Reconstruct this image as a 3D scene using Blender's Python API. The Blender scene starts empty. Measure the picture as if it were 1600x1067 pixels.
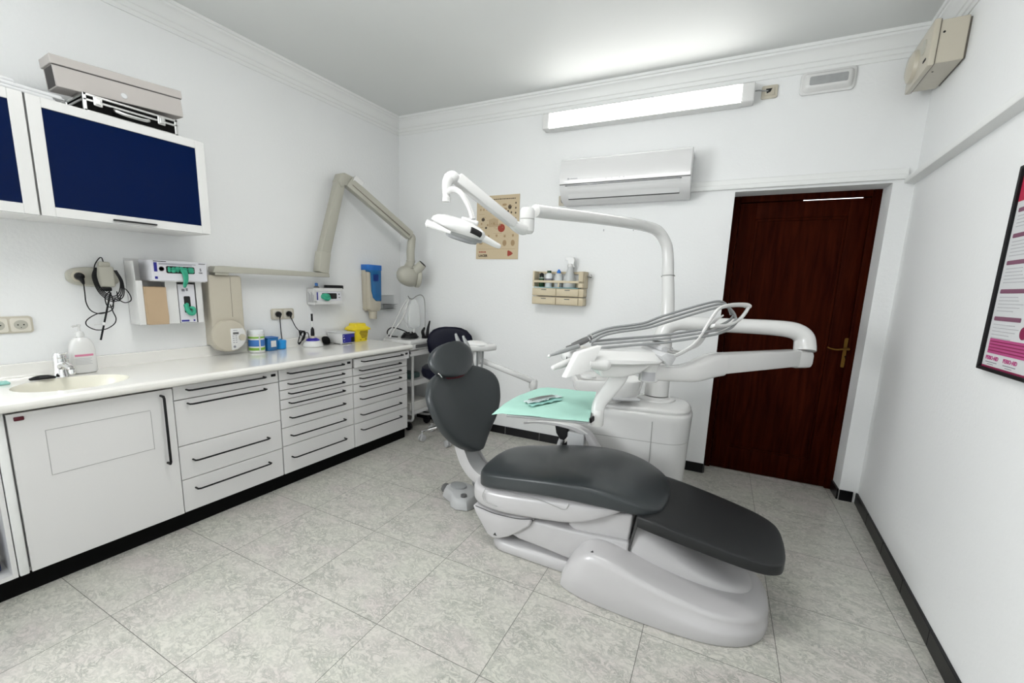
import bpy, bmesh, math, random
from mathutils import Vector, Matrix
random.seed(4)
sc = bpy.context.scene
COL = sc.collection
PI = math.pi
# ------------------------------------------------------------------ camera
cam_d = bpy.data.cameras.new('camera'); cam = bpy.data.objects.new('camera', cam_d); COL.objects.link(cam)
right = Vector((0.8690, 0.4930, 0.0330)); down = Vector((0.111, -0.129, -0.985)); 
fwd = Vector((-0.482, 0.860, -0.167)).normalized()
right = (right - fwd * right.dot(fwd)).normalized(); down = fwd.cross(right).normalized()
cam.matrix_world = Matrix((( right.x, -down.x, -fwd.x, 3.017), (right.y, -down.y, -fwd.y, -0.985), (right.z, -down.z, -fwd.z, 1.328), (0, 0, 0, 1)))
cam_d.sensor_width = 36; cam_d.lens = 655.16 / 1600 * 36; cam_d.shift_x = 4.5 / 1600; cam_d.shift_y = 27.04 / 1600
cam_d.clip_start = 0.02
sc.camera = cam
# ------------------------------------------------------------------ world, light, exposure
sc.view_settings.view_transform = 'Standard'; sc.view_settings.look = 'None'; sc.view_settings.gamma = 1
sc.view_settings.use_curve_mapping = False
sc.view_settings.exposure = 0.56
w_ = bpy.data.worlds.new('world'); sc.world = w_; w_.use_nodes = True
w_.node_tree.nodes['Background'].inputs[0].default_value = (0.85, 0.93, 1, 1); w_.node_tree.nodes['Background'].inputs[1].default_value = 1.0
def area(name, loc, rot, sx, sy, power, col):
    d = bpy.data.lights.new(name, 'AREA'); d.shape = 'RECTANGLE'; d.size = sx; d.size_y = sy; d.energy = power; d.color = col
    o = bpy.data.objects.new(name, d); COL.objects.link(o); o.location = loc; o.rotation_euler = rot; return o
CEIL = 2.83; WX = 3.78; BD = 2.146; BA = math.atan(0.071); FRONT = -2.6
area('added_fill_light', (0.10, -1.95, 1.6), (0, math.radians(-90), 0), 1.2, 1.0, 55, (0.97, 0.99, 1))  # fill light at the added left-wall window, aimed at the right wall
TUBE_STRENGTH = 7.5
CEIL_LAMP_STRENGTH = 14
# ------------------------------------------------------------------ materials
def mat(name, col, rough=0.5, metal=0, coat=0, bump=0, bscale=200, emit=None, alpha=None, trans=0, var=0, vscale=8, ior=1.45, spec=0.5):
    m = bpy.data.materials.new(name); m.use_nodes = True; nt = m.node_tree; b = nt.nodes['Principled BSDF']
    c = (*col, 1) if len(col) == 3 else col
    b.inputs['Base Color'].default_value = c; b.inputs['Roughness'].default_value = rough; b.inputs['Metallic'].default_value = metal
    b.inputs['Coat Weight'].default_value = coat; b.inputs['IOR'].default_value = ior; b.inputs['Specular IOR Level'].default_value = spec
    if trans: b.inputs['Transmission Weight'].default_value = trans
    if alpha is not None: b.inputs['Alpha'].default_value = alpha
    if emit: b.inputs['Emission Color'].default_value = (*emit[0], 1); b.inputs['Emission Strength'].default_value = emit[1]
    tc = nt.nodes.new('ShaderNodeTexCoord')
    if var:
        n = nt.nodes.new('ShaderNodeTexNoise'); n.inputs['Scale'].default_value = vscale; n.inputs['Detail'].default_value = 5
        nt.links.new(tc.outputs['Object'], n.inputs['Vector'])
        mx = nt.nodes.new('ShaderNodeMix'); mx.data_type = 'RGBA'
        mx.inputs[6].default_value = c; mx.inputs[7].default_value = tuple(v * (1 - var) for v in c[:3]) + (1,)
        nt.links.new(n.outputs['Fac'], mx.inputs[0]); nt.links.new(mx.outputs[2], b.inputs['Base Color'])
    if bump:
        n = nt.nodes.new('ShaderNodeTexNoise'); n.inputs['Scale'].default_value = bscale; n.inputs['Detail'].default_value = 3
        nt.links.new(tc.outputs['Object'], n.inputs['Vector'])
        bp = nt.nodes.new('ShaderNodeBump'); bp.inputs['Strength'].default_value = bump; bp.inputs['Distance'].default_value = 0.004
        nt.links.new(n.outputs['Fac'], bp.inputs['Height']); nt.links.new(bp.outputs[0], b.inputs['Normal'])
    return m
M = {}
M['wall'] = mat('wall_paint', (0.825, 0.835, 0.835), 0.65, bump=0.3, bscale=55, var=0.03, vscale=1.5)
M['ceiling'] = mat('ceiling_paint', (0.73, 0.745, 0.735), 0.6, bump=0.06, bscale=30)
M['plaster'] = mat('plaster_moulding', (0.80, 0.81, 0.80), 0.5)
M['white'] = mat('white_laminate', (0.72, 0.715, 0.71), 0.35, bump=0.05, bscale=400)
M['worktop'] = mat('worktop_cream', (0.82, 0.81, 0.77), 0.16, coat=0.4, var=0.02)
M['basin'] = mat('basin_cream', (0.80, 0.78, 0.68), 0.2, coat=0.3)
M['black'] = mat('black_plastic', (0.004, 0.004, 0.005), 0.4, spec=0.3)
M['blackmatte'] = mat('black_matte', (0.004, 0.004, 0.004), 0.85, spec=0.1)
M['skirt'] = mat('black_tile', (0.004, 0.004, 0.005), 0.3, spec=0.3)
M['grout'] = mat('pale_grout', (0.3, 0.3, 0.29), 0.8)
M['blueglass'] = mat('navy_glass', (0.0003, 0.0075, 0.050), 0.12, spec=0.12, var=0.1, vscale=3)
M['beige'] = mat('beige_enamel', (0.53, 0.49, 0.40), 0.32, coat=0.3, var=0.04, vscale=30)
M['beigedark'] = mat('beige_grey_enamel', (0.43, 0.42, 0.36), 0.35)
M['beigelight'] = mat('pale_beige_plastic', (0.66, 0.63, 0.55), 0.35)
M['beigegap'] = mat('beige_seam', (0.2, 0.18, 0.15), 0.6)
M['card'] = mat('grey_card', (0.50, 0.47, 0.45), 0.8, var=0.06)
M['carddark'] = mat('dark_card', (0.06, 0.055, 0.055), 0.85)
M['alu'] = mat('aluminium', (0.72, 0.72, 0.71), 0.28, metal=1)
M['chrome'] = mat('chrome', (0.8, 0.8, 0.8), 0.08, metal=1)
M['steel'] = mat('steel_grey', (0.35, 0.35, 0.34), 0.3, metal=1)
M['plastic'] = mat('glossy_white_plastic', (0.70, 0.70, 0.69), 0.22, coat=0.35)
M['acplastic'] = mat('air_conditioner_plastic', (0.68, 0.68, 0.68), 0.22, coat=0.3)
M['shell'] = mat('chair_shell_white', (0.48, 0.47, 0.475), 0.28, coat=0.3)
M['seam'] = mat('seam_dark', (0.05, 0.05, 0.05), 0.6)
M['seamlight'] = mat('seam_grey', (0.38, 0.38, 0.37), 0.6)
M['vinyl'] = mat('charcoal_vinyl', (0.038, 0.044, 0.047), 0.32, bump=0.05, bscale=300, var=0.15, vscale=5)
M['vinyldark'] = mat('charcoal_vinyl_black', (0.011, 0.012, 0.013), 0.45, bump=0.05, bscale=300)
M['navy'] = mat('navy_vinyl', (0.001, 0.0015, 0.012), 0.45, spec=0.25)
M['grey'] = mat('mid_grey_plastic', (0.30, 0.31, 0.31), 0.4)
M['greylight'] = mat('light_grey_plastic', (0.48, 0.485, 0.49), 0.4)
M['greydark'] = mat('dark_grey_plastic', (0.12, 0.12, 0.12), 0.45)
M['hose'] = mat('hose_grey', (0.27, 0.28, 0.28), 0.45)
M['hoselight'] = mat('hose_light', (0.62, 0.62, 0.61), 0.4)
M['mint'] = mat('mint_paper', (0.44, 0.74, 0.64), 0.8, var=0.08, vscale=12)
M['mintdark'] = mat('mint_pack', (0.30, 0.60, 0.54), 0.5)
M['packfilm'] = mat('clear_pack_film', (0.72, 0.84, 0.84), 0.15, var=0.2, vscale=60)
M['glove'] = mat('green_nitrile', (0.04, 0.42, 0.26), 0.5, var=0.35, vscale=60)
M['kraft'] = mat('kraft_paper', (0.50, 0.37, 0.24), 0.8, var=0.1, vscale=10)
M['boxwhite'] = mat('glove_box_card', (0.70, 0.70, 0.74), 0.6)
M['navyprint'] = mat('navy_print', (0.02, 0.02, 0.25), 0.6)
M['print'] = mat('grey_print', (0.22, 0.22, 0.25), 0.7)
M['printlight'] = mat('light_grey_print', (0.45, 0.45, 0.47), 0.7)
M['ink'] = mat('black_ink', (0.01, 0.01, 0.01), 0.7)
M['blue'] = mat('blue_plastic', (0.02, 0.16, 0.55), 0.3)
M['bluelight'] = mat('light_blue_plastic', (0.02, 0.30, 0.72), 0.3)
M['bluetrans'] = mat('translucent_blue', (0.03, 0.22, 0.55), 0.12, trans=0.35)
M['bluedark'] = mat('dark_blue_plastic', (0.01, 0.04, 0.22), 0.4)
M['green'] = mat('leaf_green_print', (0.22, 0.45, 0.05), 0.5)
M['labelblue'] = mat('label_blue', (0.05, 0.18, 0.50), 0.5)
M['yellow'] = mat('yellow_plastic', (0.85, 0.66, 0.02), 0.35)
M['yellowprint'] = mat('olive_print', (0.25, 0.17, 0.01), 0.6)
M['indigo'] = mat('indigo_plastic', (0.02, 0.01, 0.30), 0.3)
M['red'] = mat('red_plastic', (0.10, 0.005, 0.015), 0.4)
M['pinklabel'] = mat('pink_label', (0.62, 0.20, 0.32), 0.5)
M['brass'] = mat('aged_brass', (0.16, 0.085, 0.02), 0.4, metal=1)
M['posterpaper'] = mat('aged_poster', (0.60, 0.49, 0.33), 0.8, var=0.12, vscale=6)
M['posterink'] = mat('poster_sepia', (0.36, 0.25, 0.14), 0.8)
M['posterinkd'] = mat('poster_dark_sepia', (0.07, 0.05, 0.035), 0.8)
M['posterred'] = mat('poster_red', (0.32, 0.05, 0.03), 0.7)
M['sheet'] = mat('sheet_white', (0.66, 0.67, 0.68), 0.35)
M['crimson'] = mat('crimson_print', (0.42, 0.01, 0.05), 0.5)
M['mauve'] = mat('mauve_print', (0.20, 0.08, 0.13), 0.5)
M['magenta'] = mat('magenta_print', (0.45, 0.07, 0.22), 0.5)
M['magentad'] = mat('dark_magenta_print', (0.22, 0.01, 0.06), 0.5)
M['shelfbeige'] = mat('organiser_beige', (0.58, 0.50, 0.35), 0.45)
M['tealdark'] = mat('dark_teal_plastic', (0.05, 0.10, 0.095), 0.4)
M['tealglass'] = mat('teal_glass_edge', (0.06, 0.24, 0.26), 0.15)
M['glassgreen'] = mat('dark_green_bottle', (0.008, 0.05, 0.015), 0.15)
M['clearplastic'] = mat('frosted_clear_plastic', (0.72, 0.74, 0.74), 0.3, trans=0.35)
M['bottlewhite'] = mat('bottle_white', (0.72, 0.75, 0.76), 0.35)
M['emerg'] = mat('emergency_lens', (0.42, 0.43, 0.43), 0.25, var=0.25, vscale=30)
M['ivbag'] = mat('iv_bag_film', (0.78, 0.80, 0.79), 0.12, alpha=0.42)
M['lens'] = mat('lamp_lens', (0.36, 0.37, 0.38), 0.1, var=0.3, vscale=50)
M['glow'] = mat('lit_diffuser', (0.9, 0.9, 0.9), 0.5, emit=((1, 0.99, 0.96), TUBE_STRENGTH))
M['glow2'] = mat('lit_ceiling_diffuser', (0.9, 0.9, 0.9), 0.5, emit=((1, 0.99, 0.97), CEIL_LAMP_STRENGTH))
M['addedglow'] = mat('added_pale_glow', (0.9, 0.9, 0.9), 0.4, emit=((0.85, 0.93, 1), 2.0))  # glow of the added window and of the strip over the door
M['wood_red'] = None

def N(nt, t, **kw):
    n = nt.nodes.new(t)
    for k, v in kw.items():
        setattr(n, k, v)
    return n
def floor_mat():
    m = bpy.data.materials.new('marbled_floor_tile'); m.use_nodes = True; nt = m.node_tree; L = nt.links.new; b = nt.nodes['Principled BSDF']
    tc = N(nt, 'ShaderNodeTexCoord'); mp = N(nt, 'ShaderNodeMapping', vector_type='TEXTURE')
    mp.inputs['Location'].default_value = (TILE_O[0], TILE_O[1], 0); mp.inputs['Rotation'].default_value = (0, 0, TILE_A); mp.inputs['Scale'].default_value = (0.47, 0.47, 0.47)
    L(tc.outputs['Object'], mp.inputs['Vector'])
    fl = N(nt, 'ShaderNodeVectorMath', operation='FLOOR'); L(mp.outputs[0], fl.inputs[0])
    fr = N(nt, 'ShaderNodeVectorMath', operation='FRACTION'); L(mp.outputs[0], fr.inputs[0])
    wn = N(nt, 'ShaderNodeTexWhiteNoise', noise_dimensions='2D'); L(fl.outputs[0], wn.inputs[0])
    sc_ = N(nt, 'ShaderNodeVectorMath', operation='SCALE'); sc_.inputs[3].default_value = 17; L(wn.outputs['Color'], sc_.inputs[0])
    ad = N(nt, 'ShaderNodeVectorMath', operation='ADD'); L(mp.outputs[0], ad.inputs[0]); L(sc_.outputs[0], ad.inputs[1])
    st = N(nt, 'ShaderNodeMapping'); st.inputs['Rotation'].default_value = (0, 0, 0.7); st.inputs['Scale'].default_value = (1.0, 1.5, 1); L(ad.outputs[0], st.inputs[0])
    def noise(scale, det, dist, rough=0.6):
        n = N(nt, 'ShaderNodeTexNoise'); n.inputs['Scale'].default_value = scale; n.inputs['Detail'].default_value = det; n.inputs['Distortion'].default_value = dist; n.inputs['Roughness'].default_value = rough
        L(st.outputs[0], n.inputs['Vector']); return n
    def ramp(src, stops):
        r = N(nt, 'ShaderNodeValToRGB'); el = r.color_ramp.elements
        while len(el) < len(stops): el.new(0.5)
        for e, (p, c) in zip(el, stops): e.position = p; e.color = (*c, 1) if len(c) == 3 else c
        L(src, r.inputs[0]); return r
    v1 = ramp(noise(10, 9, 0.9, 0.74).outputs['Fac'], [(0.44, (0, 0, 0)), (0.495, (1, 1, 1)), (0.505, (1, 1, 1)), (0.56, (0, 0, 0))])
    v2 = ramp(noise(3.0, 4, 1.2).outputs['Fac'], [(0.38, (0, 0, 0)), (0.62, (1, 1, 1))])
    v3 = ramp(noise(26, 7, 0.5, 0.75).outputs['Fac'], [(0.40, (1, 1, 1)), (0.53, (0, 0, 0))])
    tint = ramp(noise(1.6, 2, 0.3).outputs['Fac'], [(0.36, (0.575, 0.57, 0.51)), (0.52, (0.58, 0.56, 0.515)), (0.68, (0.58, 0.535, 0.51))])
    mu = N(nt, 'ShaderNodeMath', operation='MULTIPLY'); L(v1.outputs[0], mu.inputs[0])
    mr = N(nt, 'ShaderNodeMapRange'); mr.inputs[3].default_value = 0.25; mr.inputs[4].default_value = 0.85; L(v2.outputs[0], mr.inputs[0]); L(mr.outputs[0], mu.inputs[1])
    mx = N(nt, 'ShaderNodeMix', data_type='RGBA'); L(mu.outputs[0], mx.inputs[0]); L(tint.outputs[0], mx.inputs[6]); mx.inputs[7].default_value = (0.24, 0.245, 0.215, 1)
    m3 = N(nt, 'ShaderNodeMath', operation='MULTIPLY'); L(v3.outputs[0], m3.inputs[0]); m3.inputs[1].default_value = 0.42
    mx3 = N(nt, 'ShaderNodeMix', data_type='RGBA'); L(m3.outputs[0], mx3.inputs[0]); L(mx.outputs[2], mx3.inputs[6]); mx3.inputs[7].default_value = (0.36, 0.37, 0.34, 1)
    # joints
    sp = N(nt, 'ShaderNodeSeparateXYZ'); L(fr.outputs[0], sp.inputs[0])
    def near(o):
        a = N(nt, 'ShaderNodeMath', operation='SUBTRACT'); L(o, a.inputs[0]); a.inputs[1].default_value = 0.5
        c = N(nt, 'ShaderNodeMath', operation='ABSOLUTE'); L(a.outputs[0], c.inputs[0])
        d = N(nt, 'ShaderNodeMath', operation='GREATER_THAN'); L(c.outputs[0], d.inputs[0]); d.inputs[1].default_value = 0.4974; return d
    mm = N(nt, 'ShaderNodeMath', operation='MAXIMUM'); L(near(sp.outputs[0]).outputs[0], mm.inputs[0]); L(near(sp.outputs[1]).outputs[0], mm.inputs[1])
    mj = N(nt, 'ShaderNodeMath', operation='MULTIPLY'); mj.inputs[1].default_value = 0.88; L(mm.outputs[0], mj.inputs[0])
    mg = N(nt, 'ShaderNodeMix', data_type='RGBA'); L(mj.outputs[0], mg.inputs[0]); L(mx3.outputs[2], mg.inputs[6]); mg.inputs[7].default_value = (0.07, 0.07, 0.06, 1)
    L(mg.outputs[2], b.inputs['Base Color']); b.inputs['Roughness'].default_value = 0.33; b.inputs['Coat Weight'].default_value = 0.1
    return m
TILE_A = 0.051; TILE_O = (0.94, 0.0)
M['floor'] = floor_mat()
def wood_mat():
    m = bpy.data.materials.new('dark_mahogany'); m.use_nodes = True; nt = m.node_tree; L = nt.links.new; b = nt.nodes['Principled BSDF']
    tc = N(nt, 'ShaderNodeTexCoord'); mp = N(nt, 'ShaderNodeMapping'); mp.inputs['Scale'].default_value = (14, 14, 1.2); L(tc.outputs['Object'], mp.inputs[0])
    n = N(nt, 'ShaderNodeTexNoise'); n.inputs['Scale'].default_value = 2.5; n.inputs['Detail'].default_value = 6; n.inputs['Distortion'].default_value = 0.6; L(mp.outputs[0], n.inputs[0])
    r = N(nt, 'ShaderNodeValToRGB'); r.color_ramp.elements[0].position = 0.3; r.color_ramp.elements[1].position = 0.75
    r.color_ramp.elements[0].color = (0.016, 0.0017, 0.0006, 1); r.color_ramp.elements[1].color = (0.040, 0.0062, 0.0018, 1)
    L(n.outputs['Fac'], r.inputs[0]); L(r.outputs[0], b.inputs['Base Color']); b.inputs['Roughness'].default_value = 0.5; b.inputs['Specular IOR Level'].default_value = 0.02
    return m
M['wood'] = wood_mat()
# ------------------------------------------------------------------ frames
FW = Matrix.Identity(4)
FB = Matrix.Translation((0, BD, 0)) @ Matrix.Rotation(BA, 4, 'Z')          # back wall: x along wall, -y into the room
CH_A = math.radians(2.5)
FC = Matrix.Translation((2.4, 0.935, 0)) @ Matrix.Rotation(CH_A, 4, 'Z')      # chair: x towards the feet, y towards the back wall
LOCAL = {}
def fin(bm, name, m, smooth=35):
    bmesh.ops.remove_doubles(bm, verts=bm.verts, dist=1e-6)
    bmesh.ops.recalc_face_normals(bm, faces=bm.faces)
    me = bpy.data.meshes.new(name); bm.to_mesh(me); bm.free()
    me.materials.append(M[m] if isinstance(m, str) else m)
    for p in me.polygons: p.use_smooth = True
    me.set_sharp_from_angle(angle=math.radians(smooth))
    return me
def thing(name, label, cat, loc, frame=FW, group=None):
    o = bpy.data.objects.new(name, None); COL.objects.link(o); o.empty_display_size = 0.05
    l = Vector(loc); o.matrix_world = frame @ Matrix.Translation(l); LOCAL[o] = l
    o['label'] = label; o['category'] = cat
    if group: o['group'] = group
    return o
def part(name, bm, m, parent, label=None, smooth=35):
    l = LOCAL[parent]
    bm.transform(Matrix.Translation(-l))
    o = bpy.data.objects.new(name, fin(bm, name, m, smooth)); COL.objects.link(o); o.parent = parent; LOCAL[o] = l
    if label: o['label'] = label
    return o
def single(name, bm, m, label, cat, loc, frame=FW, group=None, smooth=35):
    l = Vector(loc); bm.transform(Matrix.Translation(-l))
    o = bpy.data.objects.new(name, fin(bm, name, m, smooth)); COL.objects.link(o); o.matrix_world = frame @ Matrix.Translation(l); LOCAL[o] = l
    o['label'] = label; o['category'] = cat
    if group: o['group'] = group
    return o
def struct(name, bm, m, frame=FW, parent=None, smooth=35):
    o = bpy.data.objects.new(name, fin(bm, name, m, smooth)); COL.objects.link(o); o.matrix_world = frame
    LOCAL[o] = Vector((0, 0, 0)); o['kind'] = 'structure'
    return o
# ------------------------------------------------------------------ mesh helpers
def B(): return bmesh.new()
def merge(bm, t):
    me = bpy.data.meshes.new('t'); t.to_mesh(me); t.free(); bm.from_mesh(me); bpy.data.meshes.remove(me); return bm
def box(bm, x0, x1, y0, y1, z0, z1, bev=0.0, seg=2, mtx=None):
    t = bmesh.new(); bmesh.ops.create_cube(t, size=1)
    bmesh.ops.scale(t, vec=(x1 - x0, y1 - y0, z1 - z0), verts=t.verts); bmesh.ops.translate(t, vec=((x0 + x1) / 2, (y0 + y1) / 2, (z0 + z1) / 2), verts=t.verts)
    if bev > 0: bmesh.ops.bevel(t, geom=t.edges[:], offset=bev, segments=seg, affect='EDGES', profile=0.5)
    if mtx is not None: t.transform(mtx)
    return merge(bm, t)
def prism(bm, pts, axis, a0, a1, bev=0.0, seg=2, mtx=None):
    """pts: polygon in the two other axes (order xyz minus axis), extruded along axis from a0 to a1"""
    t = bmesh.new()
    def P(p, a):
        if axis == 'x': return (a, p[0], p[1])
        if axis == 'y': return (p[0], a, p[1])
        return (p[0], p[1], a)
    v0 = [t.verts.new(P(p, a0)) for p in pts]; v1 = [t.verts.new(P(p, a1)) for p in pts]; n = len(pts)
    t.faces.new(v0); t.faces.new(v1[::-1])
    for i in range(n): t.faces.new((v0[i], v0[(i + 1) % n], v1[(i + 1) % n], v1[i]))
    bmesh.ops.recalc_face_normals(t, faces=t.faces)
    if bev > 0:
        ed = [e for e in t.edges if len(e.link_faces) == 2 and e.calc_face_angle(0) > 0.6]
        bmesh.ops.bevel(t, geom=ed, offset=bev, segments=seg, affect='EDGES', profile=0.5)
    if mtx is not None: t.transform(mtx)
    return merge(bm, t)
def smooth_path(pts, n=8, closed=False):
    P = [Vector(p) for p in pts]; out = []
    m = len(P)
    if m < 3: return P
    rng = m if closed else m - 1
    for i in range(rng):
        p1 = P[i]; p2 = P[(i + 1) % m]
        p0 = P[(i - 1) % m] if (closed or i > 0) else p1 * 2 - p2
        p3 = P[(i + 2) % m] if (closed or i + 2 < m) else p2 * 2 - p1
        for k in range(n):
            t = k / n
            out.append(0.5 * ((2 * p1) + (-p0 + p2) * t + (2 * p0 - 5 * p1 + 4 * p2 - p3) * t * t + (-p0 + 3 * p1 - 3 * p2 + p3) * t ** 3))
    if not closed: out.append(P[-1])
    return out
def rings_bridge(t, rings, closed=False, cap=True):
    n = len(rings[0])
    R = [[t.verts.new(p) for p in r] for r in rings]
    k = len(R)
    for i in range(k if closed else k - 1):
        a = R[i]; b = R[(i + 1) % k]
        for j in range(n):
            try: t.faces.new((a[j], a[(j + 1) % n], b[(j + 1) % n], b[j]))
            except ValueError: pass
    if cap and not closed:
        for r in (R[0], R[-1]):
            try: t.faces.new(r)
            except ValueError: pass
    return t
def tube(bm, pts, r, seg=12, n=8, smooth=True, ry=None, up=None, closed=False, sq=1.0, endround=0.0):
    """r: number or list per input point; ry: second half-axis (elliptic section); sq>1 -> squarer section"""
    path = smooth_path(pts, n, closed) if smooth else [Vector(p) for p in pts]
    m = len(pts)
    def val(v, i):
        if isinstance(v, (int, float)): return v
        t = i / n if smooth and m > 2 else i
        k = min(int(t), len(v) - 1); f = t - k
        return v[k] * (1 - f) + v[min(k + 1, len(v) - 1)] * f if not closed else v[k % len(v)] * (1 - f) + v[(k + 1) % len(v)] * f
    rings = []; prev = None
    L = len(path)
    for i, p in enumerate(path):
        if closed: d = path[(i + 1) % L] - path[i - 1]
        else: d = path[min(i + 1, L - 1)] - path[max(i - 1, 0)]
        d.normalize()
        if prev is None:
            u = Vector(up) if up else (Vector((0, 0, 1)) if abs(d.z) < 0.9 else Vector((1, 0, 0)))
        else: u = prev
        if up is not None and abs(d.dot(Vector(up).normalized())) < 0.98: u = Vector(up)
        s = d.cross(u).normalized(); u = s.cross(d).normalized(); prev = u
        a = val(r, i); b = val(ry, i) if ry is not None else a
        ring = []
        for j in range(seg):
            th = 2 * PI * j / seg; c, s_ = math.cos(th), math.sin(th)
            c = math.copysign(abs(c) ** (1 / sq), c); s_ = math.copysign(abs(s_) ** (1 / sq), s_)
            ring.append(p + s * (a * c) + u * (b * s_))
        rings.append(ring)
    if endround > 0 and not closed:
        def capring(ring, c, d):
            out = []
            for f, h in ((0.92, 0.4), (0.7, 0.75), (0.35, 0.95)):
                out.append([c + (q - c) * f + d * endround * h for q in ring])
            return out
        d0 = (path[0] - path[1]).normalized(); d1 = (path[-1] - path[-2]).normalized()
        rings = capring(rings[0], path[0], d0)[::-1] + rings + capring(rings[-1], path[-1], d1)
    t = bmesh.new(); rings_bridge(t, rings, closed); bmesh.ops.recalc_face_normals(t, faces=t.faces)
    return merge(bm, t)
def lathe(bm, prof, c=(0, 0, 0), axis=(0, 0, 1), seg=24, sx=1, sy=1, rot=0):
    q = Vector((0, 0, 1)).rotation_difference(Vector(axis).normalized()).to_matrix()
    rings = []
    for r, z in prof:
        rings.append([Vector(c) + q @ Vector((max(r, 1e-5) * math.cos(2 * PI * j / seg + rot) * sx, max(r, 1e-5) * math.sin(2 * PI * j / seg + rot) * sy, z)) for j in range(seg)])
    t = bmesh.new(); rings_bridge(t, rings); bmesh.ops.recalc_face_normals(t, faces=t.faces)
    return merge(bm, t)
def cyl(bm, a, b, r, seg=16, r2=None):
    a = Vector(a); b = Vector(b); h = (b - a).length
    return lathe(bm, [(r, 0), (r2 if r2 is not None else r, h)], a, b - a, seg)
def ellipsoid(bm, c, r, mtx=None, seg=20, ring=12, p=1.0):
    t = bmesh.new(); bmesh.ops.create_uvsphere(t, u_segments=seg, v_segments=ring, radius=1)
    if p != 1.0:
        for v in t.verts: v.co = Vector([math.copysign(abs(x) ** p, x) for x in v.co])
    bmesh.ops.scale(t, vec=r, verts=t.verts)
    if mtx is not None: t.transform(mtx)
    bmesh.ops.translate(t, vec=c, verts=t.verts)
    return merge(bm, t)
def sring(c, X, Y, a, b, n=24, p=2.6):
    """superellipse ring"""
    out = []
    for j in range(n):
        th = 2 * PI * j / n; cs, sn = math.cos(th), math.sin(th)
        out.append(Vector(c) + Vector(X) * (a * math.copysign(abs(cs) ** (2 / p), cs)) + Vector(Y) * (b * math.copysign(abs(sn) ** (2 / p), sn)))
    return out
def loft(bm, rings, cap=True):
    t = bmesh.new(); rings_bridge(t, rings, cap=cap); bmesh.ops.recalc_face_normals(t, faces=t.faces); return merge(bm, t)
def text(bm, s, size, mtx, ext=0.0006, align='LEFT', bold=0.0):
    cu = bpy.data.curves.new('t', 'FONT'); cu.body = s; cu.size = size; cu.extrude = ext; cu.align_x = align; cu.resolution_u = 2; cu.offset = bold
    o = bpy.data.objects.new('t', cu); COL.objects.link(o)
    bpy.context.view_layer.update(); dg = bpy.context.evaluated_depsgraph_get()
    me = bpy.data.meshes.new_from_object(o.evaluated_get(dg)); me.transform(mtx)
    bm.from_mesh(me); bpy.data.meshes.remove(me); bpy.data.objects.remove(o); bpy.data.curves.remove(cu); return bm
# text orientation matrices: facing +x (left wall), facing -y (back wall), facing -x (right wall)
def TX(x, y, z): return Matrix(((0, 0, 1, x), (1, 0, 0, y), (0, 1, 0, z), (0, 0, 0, 1)))
def TY(x, y, z): return Matrix(((1, 0, 0, x), (0, 0, -1, y), (0, 1, 0, z), (0, 0, 0, 1)))
def TNX(x, y, z): return Matrix(((0, 0, -1, x), (-1, 0, 0, y), (0, 1, 0, z), (0, 0, 0, 1)))
def rrect(x0, x1, y0, y1, r, n=4):
    out = []
    for cx, cy, a in ((x1 - r, y1 - r, 0), (x0 + r, y1 - r, 90), (x0 + r, y0 + r, 180), (x1 - r, y0 + r, 270)):
        for k in range(n + 1):
            t = math.radians(a + 90 * k / n); out.append((cx + r * math.cos(t), cy + r * math.sin(t)))
    return out
# ================================================================== SETTING
bk = lambda s: BD + 0.071 * s      # y of back wall at x
RX0, RX1, RTOP, RDEP = 2.862, 3.690, 2.015, 0.185     # door recess, in back wall frame
b = B(); box(b, -0.1, WX + 0.15, FRONT - 0.1, 3.0, -0.08, 0.0); struct('floor', b, 'floor')
b = B(); box(b, -0.1, WX + 0.15, FRONT - 0.1, 3.0, CEIL, CEIL + 0.08); struct('ceiling', b, 'ceiling')
b = B(); box(b, -0.12, 0.0, -1.45, 2.3, 0, CEIL); box(b, -0.12, 0.0, FRONT, -2.45, 0, CEIL); box(b, -0.12, 0.0, -2.45, -1.45, 0, 1.0); box(b, -0.12, 0.0, -2.45, -1.45, 2.2, CEIL); struct('wall_left', b, 'wall')
b = B(); box(b, WX, WX + 0.12, FRONT, 2.8, 0, CEIL); struct('wall_right', b, 'wall')
b = B()
box(b, -0.05, RX0, 0, 0.4, 0, CEIL); box(b, RX1, WX + 0.1, 0, 0.4, 0, CEIL); box(b, RX0, RX1, 0, 0.4, RTOP, CEIL); box(b, RX0 - 0.01, RX1 + 0.01, RDEP + 0.04, 0.4, 0, RTOP + 0.01)
struct('wall_back', b, 'wall', FB)
# wall behind the camera; window below is added, unseen, to brighten the right wall
b = B(); box(b, -0.1, WX + 0.1, FRONT - 0.12, FRONT, 0, CEIL); struct('wall_front', b, 'wall')
b = B(); box(b, -0.10, -0.09, -2.45, -1.45, 1.0, 2.2); struct('added_window_1', b, 'addedglow')
b = B()
for y in (-2.45, -1.98, -1.51): box(b, -0.085, -0.02, y, y + 0.06, 1.0, 2.2)
box(b, -0.085, -0.02, -2.45, -1.45, 1.0, 1.06); box(b, -0.085, -0.02, -2.45, -1.45, 2.14, 2.2); struct('trim_7', b, 'plastic')  # frame bars of the added window
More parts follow.
